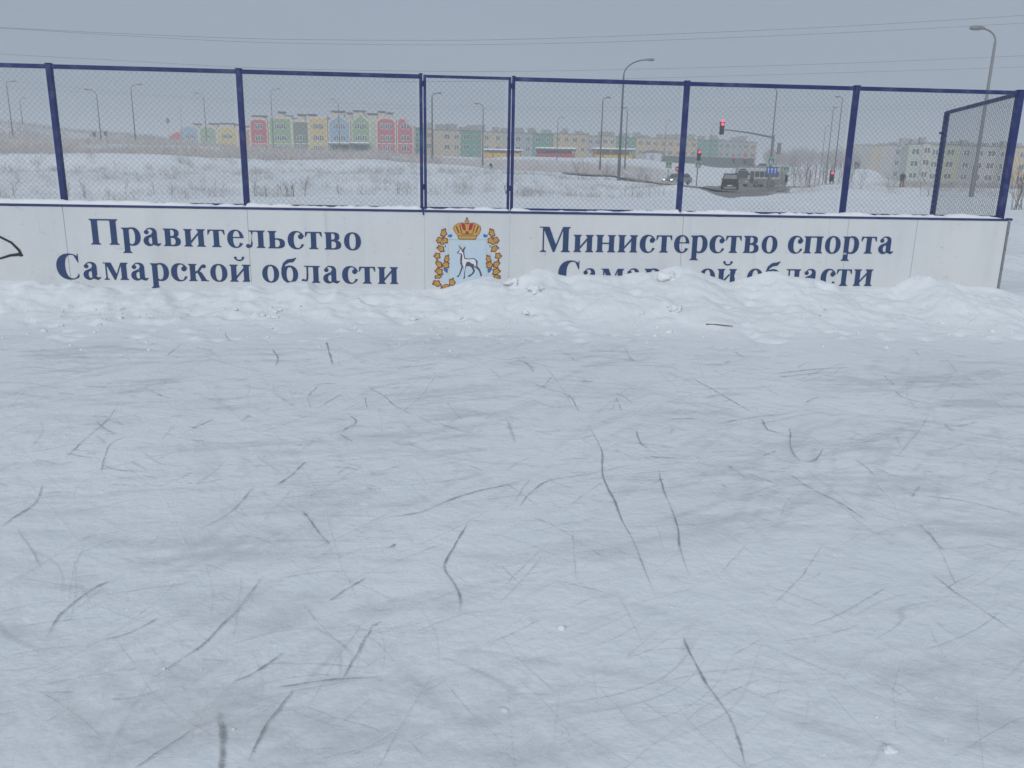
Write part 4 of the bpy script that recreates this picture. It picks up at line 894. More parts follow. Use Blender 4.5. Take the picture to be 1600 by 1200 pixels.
def nursery(name, label, Yd, sections, base_px, rows, vents, wings=None):
    """row of brightly coloured fronts in cream frames. sections: (px0, px1, px_top, springing px, shape, colour, windows)"""
    x0, x1 = sections[0][0], sections[-1][1]
    zb = min(gz(*at(x0, base_px, Yd)[:2]), gz(*at(x1, base_px, Yd)[:2]))-0.3
    root = thing(name, (at((x0+x1)/2, base_px, Yd)[0], Yd, zb), label, 'building')
    def wx(px, py=215): return at(px, py, Yd)
    ztop = max(wx((s[0]+s[1])/2, s[2])[2] for s in sections)
    for (a, b, top, spr, shape, colr, wn) in sections:
        A, B = wx(a), wx(b); zt = wx((a+b)/2, top)[2]; zs = wx((a+b)/2, spr)[2]; Wd = B[0]-A[0]
        sec = gable(MB(), A, B, zb, zs+0.5, zt+0.7, shape, 0.0, 14.0).build('facade_bay', 'cream', root, loc=((A[0]+B[0])/2, Yd, zb))
        ia = (A[0]+Wd*0.07, Yd); ib = (B[0]-Wd*0.07, Yd)
        gable(MB(), ia, ib, zb, zs, zt, shape, 0.05, 0.2).build('wall_panel', colr, sec)
        if wn:
            zc1 = wx((a+b)/2, rows[-1]-5)[2] if False else None
            for r_ in rows:
                zc = wx((a+b)/2, r_)[2]
                if zc-1.0 < zb or zc+1.2 > zs+(zt-zs)*0.6: continue
                ww = Wd*wn; window(sec, (A[0], Yd-0.05), (B[0], Yd-0.05), Wd/2-ww/2, Wd/2+ww/2, zc-0.75, zc+0.75, 5 if ww > 2.6 else 3)
            zl = wx((a+b)/2, rows[1]+9)[2]
            MB().slab((A[0]+Wd*0.05, Yd), (B[0]-Wd*0.05, Yd), zl-0.15, zl+0.15, 0.3, 0.09).build('band', 'cream', sec)
    A, B = wx(x0+2), wx(x1-2)
    for (a, b, py) in vents:
        P, Q = wx(a, py), wx(b, py); 
        vb = MB().box(P[0], Q[0], Yd+2, Yd+4, zb+5, P[2]-0.3).build('roof_shaft', 'cream', root)
        MB().box(P[0]-0.25, Q[0]+0.25, Yd+1.8, Yd+4.2, P[2]-0.05, P[2]+0.28).build('shaft_cap', 'trim_dark', root)
        MB().box(P[0]+0.1, Q[0]-0.1, Yd+2.2, Yd+3.8, P[2]-0.31, P[2]-0.06).build('vent', 'trim_dark', root)
    return root, zb
nur, nzb = nursery('nursery_building', 'colourful three storey nursery with red, green, yellow and blue fronts', 240,
    [(391,419,187,193,'arch','wall_red',.42),(420,457,186,186,'flat','wall_green',.48),(457,483,191,191,'flat','wall_olive',.5),(483,512,186,186,'flat','wall_yellow',.56),(513,548,180,192,'ogee','wall_blue',.5),(549,579,178,192,'ogee','wall_green',.6),(579,588,190,190,'flat','wall_mint',0),(588,619,186,194,'arch','wall_red',.58),(620,646,186,196,'wave','wall_red',.5)],
    243, (197.5, 215.5, 232), [(392,412,181),(432,442,175),(447,452,181),(463,474,179),(479,491,179),(516,536,173.5),(541,548,176.5),(551,568,173),(573,588,177.5),(590,600,174),(604,612,176.5)])
for (a, b) in ((514, 546), (549, 576)):
    P, Q = at(a, 223, 237.5), at(b, 223, 237.5)
    pc = MB().box(P[0], Q[0], 237.0, 239.9, P[2]-0.45, P[2]-0.1).build('porch_roof', 'roof_grey', nur)
    MB().box(P[0]-0.1, Q[0]+0.1, 236.9, 239.9, P[2]-0.095, P[2]+0.22).build('porch_snow', 'clean_snow', nur)
    for x in (P[0]+0.3, (P[0]+Q[0])/2, Q[0]-0.3): MB().box(x-0.15, x+0.15, 237.2, 237.5, nzb, P[2]-0.455).build('porch_post', 'trim_dark', nur)
    MB().box(P[0]+0.6, Q[0]-0.6, 239.75, 239.9, nzb, P[2]-0.5).build('porch_door', 'glass_dark', nur)
nursery('nursery_building', 'low far coloured row with red, pale blue, green and yellow fronts on the hill', 300,
    [(264,283,206,213,'slant','wall_red',0),(284,311,198,204,'arch','wall_blue',.55),(311,339,199,206,'arch','wall_green',.5),(339,371,200,207,'arch','wall_yellow',.52),(371,391,203,203,'flat','wall_orange',.3)],
    226, (213, 229), [(299,309,193.5),(324,337,193),(341,363,192.5),(366,374,194.5),(376,386,197)])

def strip_building(name, label, p0, p1, top_px, zb, sections, rows, depth, vents):
    """long plain block whose front runs from (px, depth) p0 to p1; sections: (px0, px1, top px, colour)"""
    A = at(p0[0], 240, p0[1]); B = at(p1[0], 240, p1[1]); A, B = A[:2], B[:2]; Ln = np.linalg.norm(B-A); d = (B-A)/Ln
    def pos(px):                       # metres along the front at a photo column
        lo, hi = -0.3*Ln, 1.3*Ln
        for _ in range(40):
            m_ = (lo+hi)/2; q = A+d*m_; x_, _y = to_px(np.array(q[0]), np.array(q[1]), np.array(6.0))
            if x_ < px: lo = m_
            else: hi = m_
        return lo
    def zat(px, py): q = A+d*pos(px); return at(px, py, q[1])[2]
    root = thing(name, (*(A+B)/2, zb), label, 'building')
    for k, (a, b, top, colr) in enumerate(sections):
        s0, s1 = pos(a), pos(b); zt = zat((a+b)/2, top); pr = 0.0 if k % 2 == 0 else 0.25
        P, Q = A+d*(s0+0.01), A+d*(s1-0.01)
        sec = MB().slab(P, Q, zb, zt, depth, pr).build('wall_section', colr, root, loc=(*(P+Q)/2, zb))
        MB().slab(P, Q, zt, zt+0.25, depth+0.3, pr+0.15).build('parapet', 'trim_dark' if 'emerald' in colr else 'roof_grey', sec)
        n = max(1, int(round((s1-s0)/3.6))); w_ = 1.5
        for i in range(n):
            c = s0+(i+0.5)*(s1-s0)/n
            if RND.random() < 0.06: continue
            for r_ in range(rows):
                z1 = zt-1.0-3.1*r_; wv = w_*(1.25 if (i+k) % 3 == 0 else 1.0)
                if z1-1.5 < zb+0.5: continue
                window(sec, P-d*0.0+0*P, Q, c-wv/2-s0, c+wv/2-s0, z1-1.55, z1, 2, False).location.y -= pr
    for px, w_, h in vents:
        s = pos(px); q = A+d*s; zt = max(zat(px, t_[2]) for t_ in sections if t_[0]-2 <= px <= t_[1]+2)
        MB().slab(q+np.array([0, 4.0])-d*w_/2, q+np.array([0, 4.0])+d*w_/2, zt-0.5, zt+h, 2.0).build('roof_shaft', 'wall_grey', root)
    return root
strip_building('school_building', 'long three storey block of beige, grey and emerald sections behind the pavilions', (640, 262), (1182, 330), None, 2.4,
    [(644,664,200.5,'wall_emerald'),(664,676,202,'wall_tan'),(676,720,204,'wall_beige'),(720,751,205,'wall_emerald'),(751,786,206.5,'wall_beige'),(786,831,208,'wall_bluegrey'),(831,864,210,'wall_emerald'),(864,916,210,'wall_tan'),(916,938,213,'wall_grey'),(938,961,213,'wall_beige'),(961,993,215,'wall_emerald'),(993,1040,216,'wall_tan'),(1040,1088,218,'wall_tan'),(1088,1120,219.5,'wall_emerald'),(1120,1168,221,'wall_bluegrey'),(1168,1180,222.5,'wall_beige')],
    3, 16, [(RND.uniform(a-9, a+9), RND.uniform(1.2, 3.6), RND.uniform(0.9, 2.3)) for a in range(672, 1176, 17)])
strip_building('apartment_building', 'long pale green and grey three storey block beside the open fence corner', (1418, 222), (1660, 214), None, -0.8,
    [(1418,1440,226,'wall_mint'),(1440,1452,224,'wall_pale'),(1452,1468,227,'wall_mint'),(1468,1498,227,'wall_lime'),(1498,1520,228,'wall_grey'),(1520,1556,229,'wall_pale'),(1556,1580,230,'wall_grey'),(1580,1612,231,'wall_tan'),(1612,1660,232,'wall_lime')],
    3, 6, [(RND.uniform(a-5, a+5), RND.uniform(1.0, 2.6), RND.uniform(0.7, 1.8)) for a in range(1424, 1650, 13)])
for k, (a, b, top, Yd, colr, lab) in enumerate([(1396,1417,228,243,'wall_pale','pale end block next to the long green apartment block'),(1375,1397,229,282,'wall_beige','beige apartment block, second of the receding row'),(1358,1377,229,325,'wall_grey','grey apartment block in the middle of the receding row'),(1346,1360,228.5,375,'wall_mint','green tinted apartment block near the far end of the receding row'),(1334,1348,228,437,'wall_lime','farthest small apartment block of the receding row by the wood')]):
    q = at((a+b)/2, 260, Yd); zb = gz(q[0], q[1])-0.4
    strip_building('apartment_building', lab, (a, Yd), (b, Yd+3), None, zb, [(a, b, top, colr)], 3, 4, [((a+b)/2+RND.uniform(-4, 4), 1.6, 1.2), (a+3, 1.2, 0.8)])

# nursery yard pavilions with snow on their roofs
for (a, b, ytop, ybot, Yd, colr, lab) in [(757,816,234,246,205,'pavilion_yellow','open yellow play pavilion with snowy roof near the gate post'),(840,900,231.5,247,207,'pavilion_red','open red play pavilion with snowy roof'),(929,992,232.5,249,206,'pavilion_yellow','yellow play pavilion with snowy roof behind the tall lamp')]:
    P, Q = at(a, ytop, Yd), at(b, ytop, Yd); zg = gz(P[0], Yd)-0.2; zt = P[2]; zt = (P[2]+Q[2])/2; zw = at((a+b)/2, ybot-7, Yd)[2]
    r_ = thing('play_pavilion', ((P[0]+Q[0])/2, Yd, zg), lab, 'pavilion', 'play pavilions')
    MB().box(P[0], Q[0], Yd-0.1, Yd+5.2, zt-0.40, zt-0.12).build('roof', 'trim_dark', r_)
    MB().box(P[0]-0.1, Q[0]+0.1, Yd-0.2, Yd+5.3, zt-0.115, zt+0.20).build('roof_snow', 'clean_snow', r_)
    MB().box(P[0]+0.3, Q[0]-0.3, Yd+0.15, Yd+0.3, zg, zw).build('low_wall', colr, r_); MB().box(P[0]+0.3, Q[0]-0.3, Yd+4.6, Yd+4.8, zg, zt-0.42).build('back_wall', colr if colr == 'pavilion_red' else 'wall_tan', r_)
    n = 5
    for k in range(n+1):
        x = P[0]+0.35+(Q[0]-P[0]-0.7)*k/n; MB().box(x-0.10, x+0.10, Yd+0.02, Yd+0.14, zg, zt-0.405).build('roof_post', 'trim_dark' if k % 2 else colr, r_)
# white shed
P, Q = at(1010, 240, 215), at(1033, 240, 215); zg = gz(P[0], 215)-0.2; zt = at(1020, 238.5, 215)[2]
r_ = thing('shed', ((P[0]+Q[0])/2, 215, zg), 'small white shed beside the yellow pavilion', 'shed')
MB().box(P[0], Q[0], 215, 219, zg, zt).build('wall', 'shed_white', r_); MB().extrude([(P[0]-.2, zt+.003), (Q[0]+.2, zt+.003), (Q[0]+.2, zt+.25), ((P[0]+Q[0])/2, zt+.7), (P[0]-.2, zt+.25)], 214.8, 219.2).build('roof', 'roof_grey', r_); MB().box(P[0]+1, P[0]+2, 214.9, 214.99, zg, zt-0.6).build('door', 'wall_bluegrey', r_)
# dark solid fence in front of the school
A = at(1035, 245, 235); B = at(1178, 250, 250)
zt = at(1100, 244, 242)[2]; r_ = thing('yard_fence', (A[0], A[1], gz(A[0], A[1])), 'long dark green panel fence below the school block', 'fence')
d = (B-A)[:2]; nP = 16
for k in range(nP):
    P, Q = A[:2]+d*(k/nP), A[:2]+d*((k+0.94)/nP); z0 = gz(P[0], P[1])-0.3; zt = at(1035+143*k/nP, 243.5+4*k/nP, P[1])[2]
    MB().slab(P, Q, z0, zt, 0.12).build('fence_panel', 'fence_green', r_); MB().slab(Q, A[:2]+d*((k+1)/nP), z0, zt+0.15, 0.2, 0.04).build('fence_post', 'pole_steel', r_)

# ------------------------------------------------------------------ street lamps
def arc_pts(p, q, n=8):                # a quarter-bend from the pole top p to the head q
    p, q = np.array(p), np.array(q); out = []
    for i in range(n+1):
        t = i/n; a = t*math.pi/2; out.append((p[0]+(q[0]-p[0])*(1-math.cos(a)), p[1]+(q[1]-p[1])*(1-math.cos(a)), p[2]+(q[2]-p[2])*math.sin(a)))
    return out
def street_lamp(pt, head, Yd, label, r=0.075, m='pole_steel', hs=1.0):
    T = at(*pt, Yd); H_ = at(*head, Yd) if head else None; g_ = gz(T[0], T[1]); base = (T[0], T[1], g_-0.1)
    o = thing('street_lamp', base, label, 'street lamp', 'street lamps')
    MB().tube([base, (T[0], T[1], g_+1.6), (T[0], T[1], g_+1.75), (T[0], T[1], T[2])], [r*1.5, r*1.5, r*1.15, r*0.8], 8).build('pole', m, o)
    if H_ is not None:
        MB().tube(arc_pts(T, H_), r*0.55, 6).build('arm', m, o)
        sg = 1 if H_[0] > T[0] else -1; L_ = 0.75*hs
        bm = bmesh.new(); bmesh.ops.create_uvsphere(bm, u_segments=10, v_segments=6, radius=1.0)
        for v_ in bm.verts: v_.co = Vector((v_.co.x*L_*0.5*(1-0.25*sg*v_.co.x)+H_[0]+sg*L_*0.35, v_.co.y*0.16*hs+H_[1], v_.co.z*0.11*hs+H_[2]+0.02))
        MB().bm(bm).build('lamp_head', 'lamp_housing', o, smooth=True)
    return o
for a in [((10,131),(20,127),150,'faint lamp pole on the hill at the very left edge'),((31,158),(37,153),200,'short faint lamp behind the first pole on the hill'),((151,150),(137,140),135,'lamp whose arm bends left, between the first two fence posts'),((204.5,140),(216,132),130,'straight lamp with right-hand arm between the first two fence posts'),
          ((318,152),(307,145.5),165,'lamp with left arm in front of the far low coloured row'),((281,167),None,290,'bare thin mast behind the far low coloured row'),((423,146),(434,139),175,'lamp with right arm in front of the red arched front'),((528.5,163),(519.5,155),185,'lamp with left arm in front of the pale blue front'),
          ((675,152),(684,145.5),112,'lamp just beside the gate post with thick lower tube',.10),((755,169),(747,162),122,'lamp with left arm seen through the gate mesh'),((872,188),(877,183.5),170,'thin lamp in front of the tan section behind the red pavilion'),((942,158),(948,152.5),102,'medium lamp standing next to the tallest curved lamp',.08),
          ((974.5,118),(1012,93.5),67,'tallest curved lamp rising above the fence in the middle',.085,'pole_steel',1.0),((980.5,175),(977,168.5),122,'small lamp right behind the tallest curved lamp'),((1041,194),(1044,189),200,'thin far lamp beside the blue post in front of the tan sections'),((1112,203),(1124,193),210,'far lamp just behind the red signal on the mast arm'),
          ((1214,142),(1205,137),96,'tall lamp standing with the traffic light mast',.075),((1302,172),(1303,168),125,'straight lamp with small head before the far wood',.07),((1316.5,155),(1311,151.5),110,'lamp with tiny left arm next to the right-hand fence post',.07),((1290,199),(1293,197),190,'faint short lamp in front of the far wood'),
          ((1555,66),(1533,44.5),44,'pale curved lamp towering over the fence corner',.085,'pole_pale',1.15)]:
    street_lamp(*a)

# ------------------------------------------------------------------ overhead wires
for pts, Yd, lab in [([(-300,30),(0,43),(180,52),(400,60.5),(640,63),(800,61.5),(1000,55),(1300,42),(1600,24),(2000,-3)],58,'highest overhead wire sagging across the sky'),([(-300,32),(0,44),(180,55),(400,66),(640,70),(800,69),(1000,64),(1300,52),(1600,36),(2000,11)],61,'second overhead wire just under the highest one'),
        ([(-300,62),(0,84),(180,94),(400,106),(640,111),(800,111.5),(1000,108),(1300,99.5),(1600,87),(2000,68)],64,'third overhead wire just above the fence top'),([(600,128),(800,126.5),(1000,122.5),(1300,114),(1600,104.5),(2000,88)],66,'lowest wire visible above the fence on the right'),
        ([(-300,110),(10,127),(140,139.5),(300,152),(500,160),(700,166),(900,168),(1200,168),(1600,162),(2000,152)],150,'far wire seen through the mesh near its top'),([(-300,118),(150,145),(500,166),(800,171.5),(1200,173),(1600,167),(2000,158)],155,'far lower wire seen through the mesh')]:
    P = np.array([at(x, y, Yd) for x, y in pts]); ts = np.linspace(0, len(P)-1, 70); E_ = np.vstack([2*P[0]-P[1], P, 2*P[-1]-P[-2]]); Q = []
    for t in ts:
        i = min(int(t), len(P)-2); f_ = t-i; a_, b_, c_, d_ = E_[i:i+4]; Q.append(0.5*((2*b_)+(c_-a_)*f_+(2*a_-5*b_+4*c_-d_)*f_*f_+(-a_+3*b_-3*c_+d_)*f_**3))
    o = MB().tube(Q, 0.010 if Yd < 100 else 0.013, 5).build('overhead_wire', 'cable', loc=Q[35]); o['label'] = lab; o['category'] = 'wire'; o['group'] = 'overhead wires'

# ------------------------------------------------------------------ traffic lights and signs
def signal_head(parent, P, s=1.0, lit=True, timer=False):
    x, y, z = P; hd = MB().bbox(x-0.18*s, x+0.18*s, y-0.12*s, y+0.12*s, z-0.55*s, z+0.50*s, 0.03).build('signal_head', 'black_paint', parent)
    for k, zz in enumerate((0.32, 0.0, -0.32)):
        MB().tube([(x, y-0.125*s, z+zz*s), (x, y-0.16*s, z+zz*s)], 0.125*s, 12).build('lens', 'red_lamp' if (k == 0 and lit) else 'glass_dark', hd)
        hood = MB()
        for i in range(9):
            a0, a1 = math.radians(10+i*16+2), math.radians(10+(i+1)*16+2); r0 = 0.15*s
            hood.add([(x+r0*math.cos(a0), y-0.12*s, z+zz*s+r0*math.sin(a0)), (x+r0*math.cos(a1), y-0.12*s, z+zz*s+r0*math.sin(a1)), (x+r0*math.cos(a1), y-0.36*s, z+zz*s+r0*math.sin(a1)), (x+r0*math.cos(a0), y-0.36*s, z+zz*s+r0*math.sin(a0))], [(0, 1, 2, 3)])
        hood.build('hood', 'black_paint', hd)
    if timer: MB().tube([(x, y-0.12*s, z+0.62*s), (x, y-0.155*s, z+0.62*s)], 0.10*s, 10).build('countdown_lens', 'red_lamp', hd)
    return hd
YM = 88.0
Pm = at(1209, 215, YM); gm_ = gz(Pm[0], YM)
mast = thing('traffic_signal_mast', (Pm[0], YM, gm_-0.1), 'traffic light mast with long arm holding a red signal over the road', 'traffic light')
MB().tube([(Pm[0], YM, gm_-0.1), (Pm[0], YM, Pm[2]+0.25)], [0.14, 0.11], 8).build('pole', 'pole_pale', mast)
Pe = at(1133, 202.5, YM-3.0); MB().tube([tuple(Pm), tuple((Pm+Pe)/2+np.array([0, 0, 0.08])), tuple(Pe)], [0.10, 0.08, 0.055], 8).build('arm', 'pole_pale', mast)
Ph = at(1128, 200, YM-3.1); signal_head(mast, Ph, 1.15, True, True)
P2 = at(1213.5, 232, YM+1); MB().bbox(P2[0]-0.17, P2[0]+0.17, YM+0.2, YM+0.45, P2[2]-0.6, P2[2]+0.55, 0.03).build('rear_signal', 'pole_pale', mast)
def road_sign(kind, px, py, Yd, size, label, pole=True, name='road_sign'):
    P = at(px, py, Yd); g_ = gz(P[0], P[1]); o = thing(name, (P[0], P[1], g_-0.1), label, 'road sign')
    if pole: MB().tube([(P[0], P[1]+0.06, g_-0.1), (P[0], P[1]+0.06, P[2]+size*0.5)], 0.04, 6).build('pole', 'pole_pale', o)
    x, y, z = P; h = size/2
    if kind == 'cross':
        MB().bbox(x-h*1.2, x+h*1.2, y-0.01, y+0.015, z-h*1.2, z+h*1.2, 0.005).build('backing', 'sign_green', o)
        MB().box(x-h*0.9, x+h*0.9, y-0.022, y-0.012, z-h*0.9, z+h*0.9).build('face', 'sign_blue', o)
        MB().extrude([(x-h*.75, z-h*.7), (x+h*.75, z-h*.7), (x, z+h*.75)], y-0.034, y-0.024).build('triangle', 'sign_white', o)
        MB().extrude([(x-h*.06, z+h*.42), (x+h*.08, z+h*.42), (x+h*.12, z+h*.1), (x+h*.3, z-h*.55), (x+h*.16, z-h*.55), (x, z-h*.15), (x-h*.2, z-h*.55), (x-h*.32, z-h*.55), (x-h*.1, z)], y-0.046, y-0.036).build('walker', 'black_paint', o)
    elif kind == 'lanes':
        MB().bbox(x-h*1.55, x+h*1.55, y-0.01, y+0.015, z-h, z+h, 0.005).build('backing', 'sign_blue', o)
        for k in (-1, 0, 1):
            cx = x+k*h*0.95; MB().extrude([(cx-h*.09, z-h*.75), (cx+h*.09, z-h*.75), (cx+h*.09, z+h*.25), (cx+h*.3, z+h*.25), (cx, z+h*.75), (cx-h*.3, z+h*.25), (cx-h*.09, z+h*.25)], y-0.024, y-0.012).build('arrow', 'sign_white', o)
    elif kind == 'noentry':
        MB().tube([(x, y+0.01, z), (x, y-0.012, z)], h, 20).build('face', 'sign_red', o); MB().box(x-h*.7, x+h*.7, y-0.024, y-0.014, z-h*.16, z+h*.16).build('bar', 'sign_white', o)
        MB().bbox(x-h*1.1, x+h*1.1, y-0.008, y+0.012, z+h*1.15, z+h*1.9, 0.004).build('plate', 'sign_white', o)
    return o
for px, py, Yd, lab in ((147, 210, 150, 'small dark sign back on the hill left of the first lamp'), (165, 208.5, 150, 'small dark sign back on the hill between the two lamps'), (262, 188.5, 260, 'small square sign high on a thin post left of the red front')):
    P = at(px, py, Yd); g_ = gz(P[0], P[1]); o = thing('road_sign', (P[0], P[1], g_-0.1), lab, 'road sign'); h = 3.2/1290*Yd
    MB().tube([(P[0], P[1]+0.08, g_-0.1), (P[0], P[1]+0.08, P[2]+h)], 0.05, 6).build('pole', 'pole_pale', o); MB().bbox(P[0]-h*.75, P[0]+h*.75, P[1]-0.02, P[1]+0.02, P[2]-h, P[2]+h, 0.01).build('plate', 'pole_steel', o); MB().box(P[0]-h*.7, P[0]+h*.7, P[1]+0.021, P[1]+0.04, P[2]-h*.1, P[2]+h*.1).build('clamp', 'pole_steel', o)
road_sign('cross', 1205, 252, YM-2, 0.62, 'yellow edged pedestrian crossing sign on the traffic mast above the blue sign')
road_sign('lanes', 1206, 266.5, YM-2.4, 0.75, 'blue lane arrow sign below the crossing sign', False)
road_sign('cross', 1228.5, 265, 104, 0.62, 'yellow edged crossing sign right of the blue lane sign')
road_sign('cross', 1045, 257.5, 99, 0.62, 'yellow edged crossing sign left of the blue fence post by the pale car')
road_sign('cross', 1152, 265.5, 150, 0.6, 'small distant crossing sign beside the bus roof')
road_sign('noentry', 1058.5, 264, 100, 0.62, 'round red and white sign hidden partly by the blue fence post')
def signal_post(px, pyh, Yd, label, s=1.0, sign=None, lit=True):
    P = at(px, pyh, Yd); g_ = gz(P[0], P[1]); o = thing('traffic_signal', (P[0], P[1], g_-0.1), label, 'traffic light')
    MB().tube([(P[0], P[1]+0.16, g_-0.1), (P[0], P[1]+0.16, P[2]+0.45*s)], 0.07, 8).build('pole', 'pole_pale', o); signal_head(o, P-np.array([0, 0, 0.35*s]), s, lit)
    return o
signal_post(1092.5, 237, 98, 'red traffic light on a post between the blue fence post and the dark car', 1.1)
road_sign('cross', 1091, 257.5, 97.6, 0.6, 'yellow edged crossing sign on the post below the red light', False)
signal_post(1300, 269.5, 72, 'red traffic light near the right-hand blue fence post', 0.85)
signal_post(1147, 246, 190, 'far red traffic light, first of a pair above the bus', 1.3); signal_post(1164, 247, 190, 'far red traffic light, second of a pair above the bus', 1.3)
o = signal_post(1229, 275, 100, 'dark back of a pedestrian signal right of the bus', 0.8, lit=False)

# ------------------------------------------------------------------ vehicles
def place(o, P, rz):
    o.location = tuple(P); o.rotation_euler = (0, 0, rz); return o
def lbuild(mb, name, m, parent, smooth=False, origin=(0, 0, 0)):      # local coordinates
    me = mb.mesh(name, m, origin, smooth); o = bpy.data.objects.new(name, me); COL.objects.link(o); o.parent = parent; o.location = tuple(float(c) for c in origin); return o
def loft(prof_pairs, n=None):
    pass
def wheel(parent, x, y, r, w_):
    t = lbuild(MB().tube([(x, y-w_/2, r), (x, y-w_/2+0.03, r), (x, y+w_/2-0.03, r), (x, y+w_/2, r)], [r*0.9, r, r, r*0.9], 18), 'wheel', 'rubber', parent)
    sg = -1 if y < 0 else 1; lbuild(MB().tube([(x, y+sg*(w_/2-0.02), r), (x, y+sg*(w_/2+0.008), r)], [r*0.62, r*0.55], 12), 'rim', 'rim', t)
def car(label, colour, P, rz, suv=False, lights=False, name='car'):
    Lh, Wh = (2.25, 0.93) if suv else (2.1, 0.86); H_ = 1.75 if suv else 1.45; sill = 0.35 if suv else 0.28; belt = 1.08 if suv else 0.90
    o = thing(name, (0, 0, 0), label, 'car')
    # body: side outline extruded, its shoulders drawn in
    def shell(outl, half_lo, half_hi, zlo, zhi):
        mb = MB(); n = len(outl)
        def hw(z): return half_lo+(half_hi-half_lo)*min(max((z-zlo)/(zhi-zlo), 0), 1)
        Lf = [(x, -hw(z), z) for x, z in outl]; Rt = [(x, hw(z), z) for x, z in outl]
        mb.add(Lf+Rt, [tuple(range(n)), tuple(range(2*n-1, n-1, -1))]+[(i, i+n, (i+1) % n+n, (i+1) % n) for i in range(n)]); 
        bm = bmesh.new(); vs = [bm.verts.new(v_) for v_ in mb.v]
        for f_ in mb.f: bm.faces.new([vs[i] for i in f_])
        bmesh.ops.bevel(bm, geom=list(bm.edges), offset=0.05, segments=2, profile=0.6, affect='EDGES'); return MB().bm(bm)
    body = [(-Lh, sill+.05), (-Lh+.1, sill), (Lh-.1, sill), (Lh, sill+.1), (Lh-.02, belt-.28), (Lh-.15, belt-.12), (Lh-1.05, belt), (-Lh+.15, belt+.02), (-Lh, belt-.1)]
    lbuild(shell(body, Wh, Wh-.04, sill, belt), 'body', colour, o, True)
    cab = [(Lh-1.10, belt-.02), (Lh-1.65, H_-.04), (Lh-1.9, H_), (-Lh+.75, H_), (-Lh+.5, H_-.05), (-Lh+.2, belt)]
    lbuild(shell(cab, Wh-.05, Wh-.24, belt, H_), 'cabin', colour, o, True)
    zc0, zc1 = belt+.06, H_-.12
    def hwz(z): return Wh-.05+(-.19)*((z-belt)/(H_-belt))
    for sg in (-1, 1):
        for (xa, xb, xc, xd) in ((Lh-1.25, Lh-1.72, 0.02, 0.02), (-0.06, -0.06, -Lh+.45, -Lh+.72)):
            q = [(xa, sg*(hwz(zc0)+.012), zc0), (xb, sg*(hwz(zc1)+.012), zc1), (xd, sg*(hwz(zc1)+.012), zc1), (xc, sg*(hwz(zc0)+.012), zc0)]
            lbuild(MB().add(q+[(x, y-sg*.03, z) for x, y, z in q], [(0, 1, 2, 3), (7, 6, 5, 4), (0, 4, 5, 1), (1, 5, 6, 2), (2, 6, 7, 3), (3, 7, 4, 0)]), 'side_window', 'glass_dark', o)
        lbuild(MB().bbox(Lh-1.35, Lh-1.2, sg*(Wh+.02)-.09*(sg < 0), sg*(Wh+.02)+.09*(sg > 0), belt+.02, belt+.16, .02), 'mirror', 'black_paint', o)
        for x in (Lh-.85, -Lh+.8): wheel(o, x, sg*(Wh-.1), .36 if suv else .31, .22)
        lbuild(MB().bbox(Lh-.12, Lh+.012, sg*(Wh-.28)-.17, sg*(Wh-.28)+.17, belt-.36, belt-.20, .03), 'headlight', 'headlamp' if lights else 'window_white', o)
        lbuild(MB().bbox(-Lh-.012, -Lh+.1, sg*(Wh-.16)-.1, sg*(Wh-.16)+.1, belt-.32, belt-.06, .02), 'tail_light', 'tail_red', o)
    def screen(x0, z0, x1, z1, nm, dx):
        q = [(x0+dx, -hwz(z0)+.10, z0), (x0+dx, hwz(z0)-.10, z0), (x1+dx, hwz(z1)-.10, z1), (x1+dx, -hwz(z1)+.10, z1)]
        lbuild(MB().add(q+[(x-dx*1.5, y, z) for x, y, z in q], [(0, 1, 2, 3), (7, 6, 5, 4), (0, 4, 5, 1), (1, 5, 6, 2), (2, 6, 7, 3), (3, 7, 4, 0)]), nm, 'glass_dark', o)
    screen(Lh-1.14, belt+.07, Lh-1.60, H_-.12, 'windscreen', .035); screen(-Lh+.26, belt+.1, -Lh+.46, H_-.12, 'rear_window', -.035)
    for xx in (Lh, -Lh):
        s_ = 1 if xx > 0 else -1
        lbuild(MB().bbox(min(xx, xx+s_*.06), max(xx, xx+s_*.06), -Wh+.06, Wh-.06, sill+.02, sill+.22, .02), 'bumper', 'black_paint', o)
        lbuild(MB().bbox(min(xx+s_*.062, xx+s_*.075), max(xx+s_*.062, xx+s_*.075), -.26, .26, sill+.07, sill+.18, .003), 'number_plate', 'sign_white', o)
    lbuild(MB().bbox(Lh-.03, Lh+.02, -.4, .4, belt-.42, belt-.24, .01), 'grille', 'black_paint', o)
    if suv:
        for sg in (-1, 1): lbuild(MB().tube([(Lh-1.9, sg*.62, H_+.06), (-Lh+.7, sg*.62, H_+.06)], .025, 6), 'roof_rail', 'black_paint', o)
    return place(o, P, rz)
simple('tail_red', (0.16, 0.012, 0.015), 0.4); simple('car_dark', (0.012, 0.020, 0.028), 0.5, 0.1, 2, spec=0.2); simple('car_silver', (0.30, 0.32, 0.33), 0.35, 0.1, 2, metal=0.4); simple('car_grey', (0.07, 0.075, 0.08), 0.45, 0.1, 2); simple('bus_white', (0.58, 0.58, 0.56), 0.45, 0.08, 1.2, dirt=((0.30, 0.28, 0.26), 0.6)); simple('bus_grey', (0.25, 0.235, 0.23), 0.6, 0.15, 1.5)
def road_pt(px, Yd, dz=0.07): P = on_ground(px, Yd); return np.array([P[0], P[1], P[2]+dz])
car('dark blue off-road car seen from behind on the slushy road', 'car_dark', road_pt(1140, 93), math.radians(71), True)
car('pale grey car with lit headlamp left of the blue fence post', 'car_silver', road_pt(1058, 110), math.radians(-142), False, True)
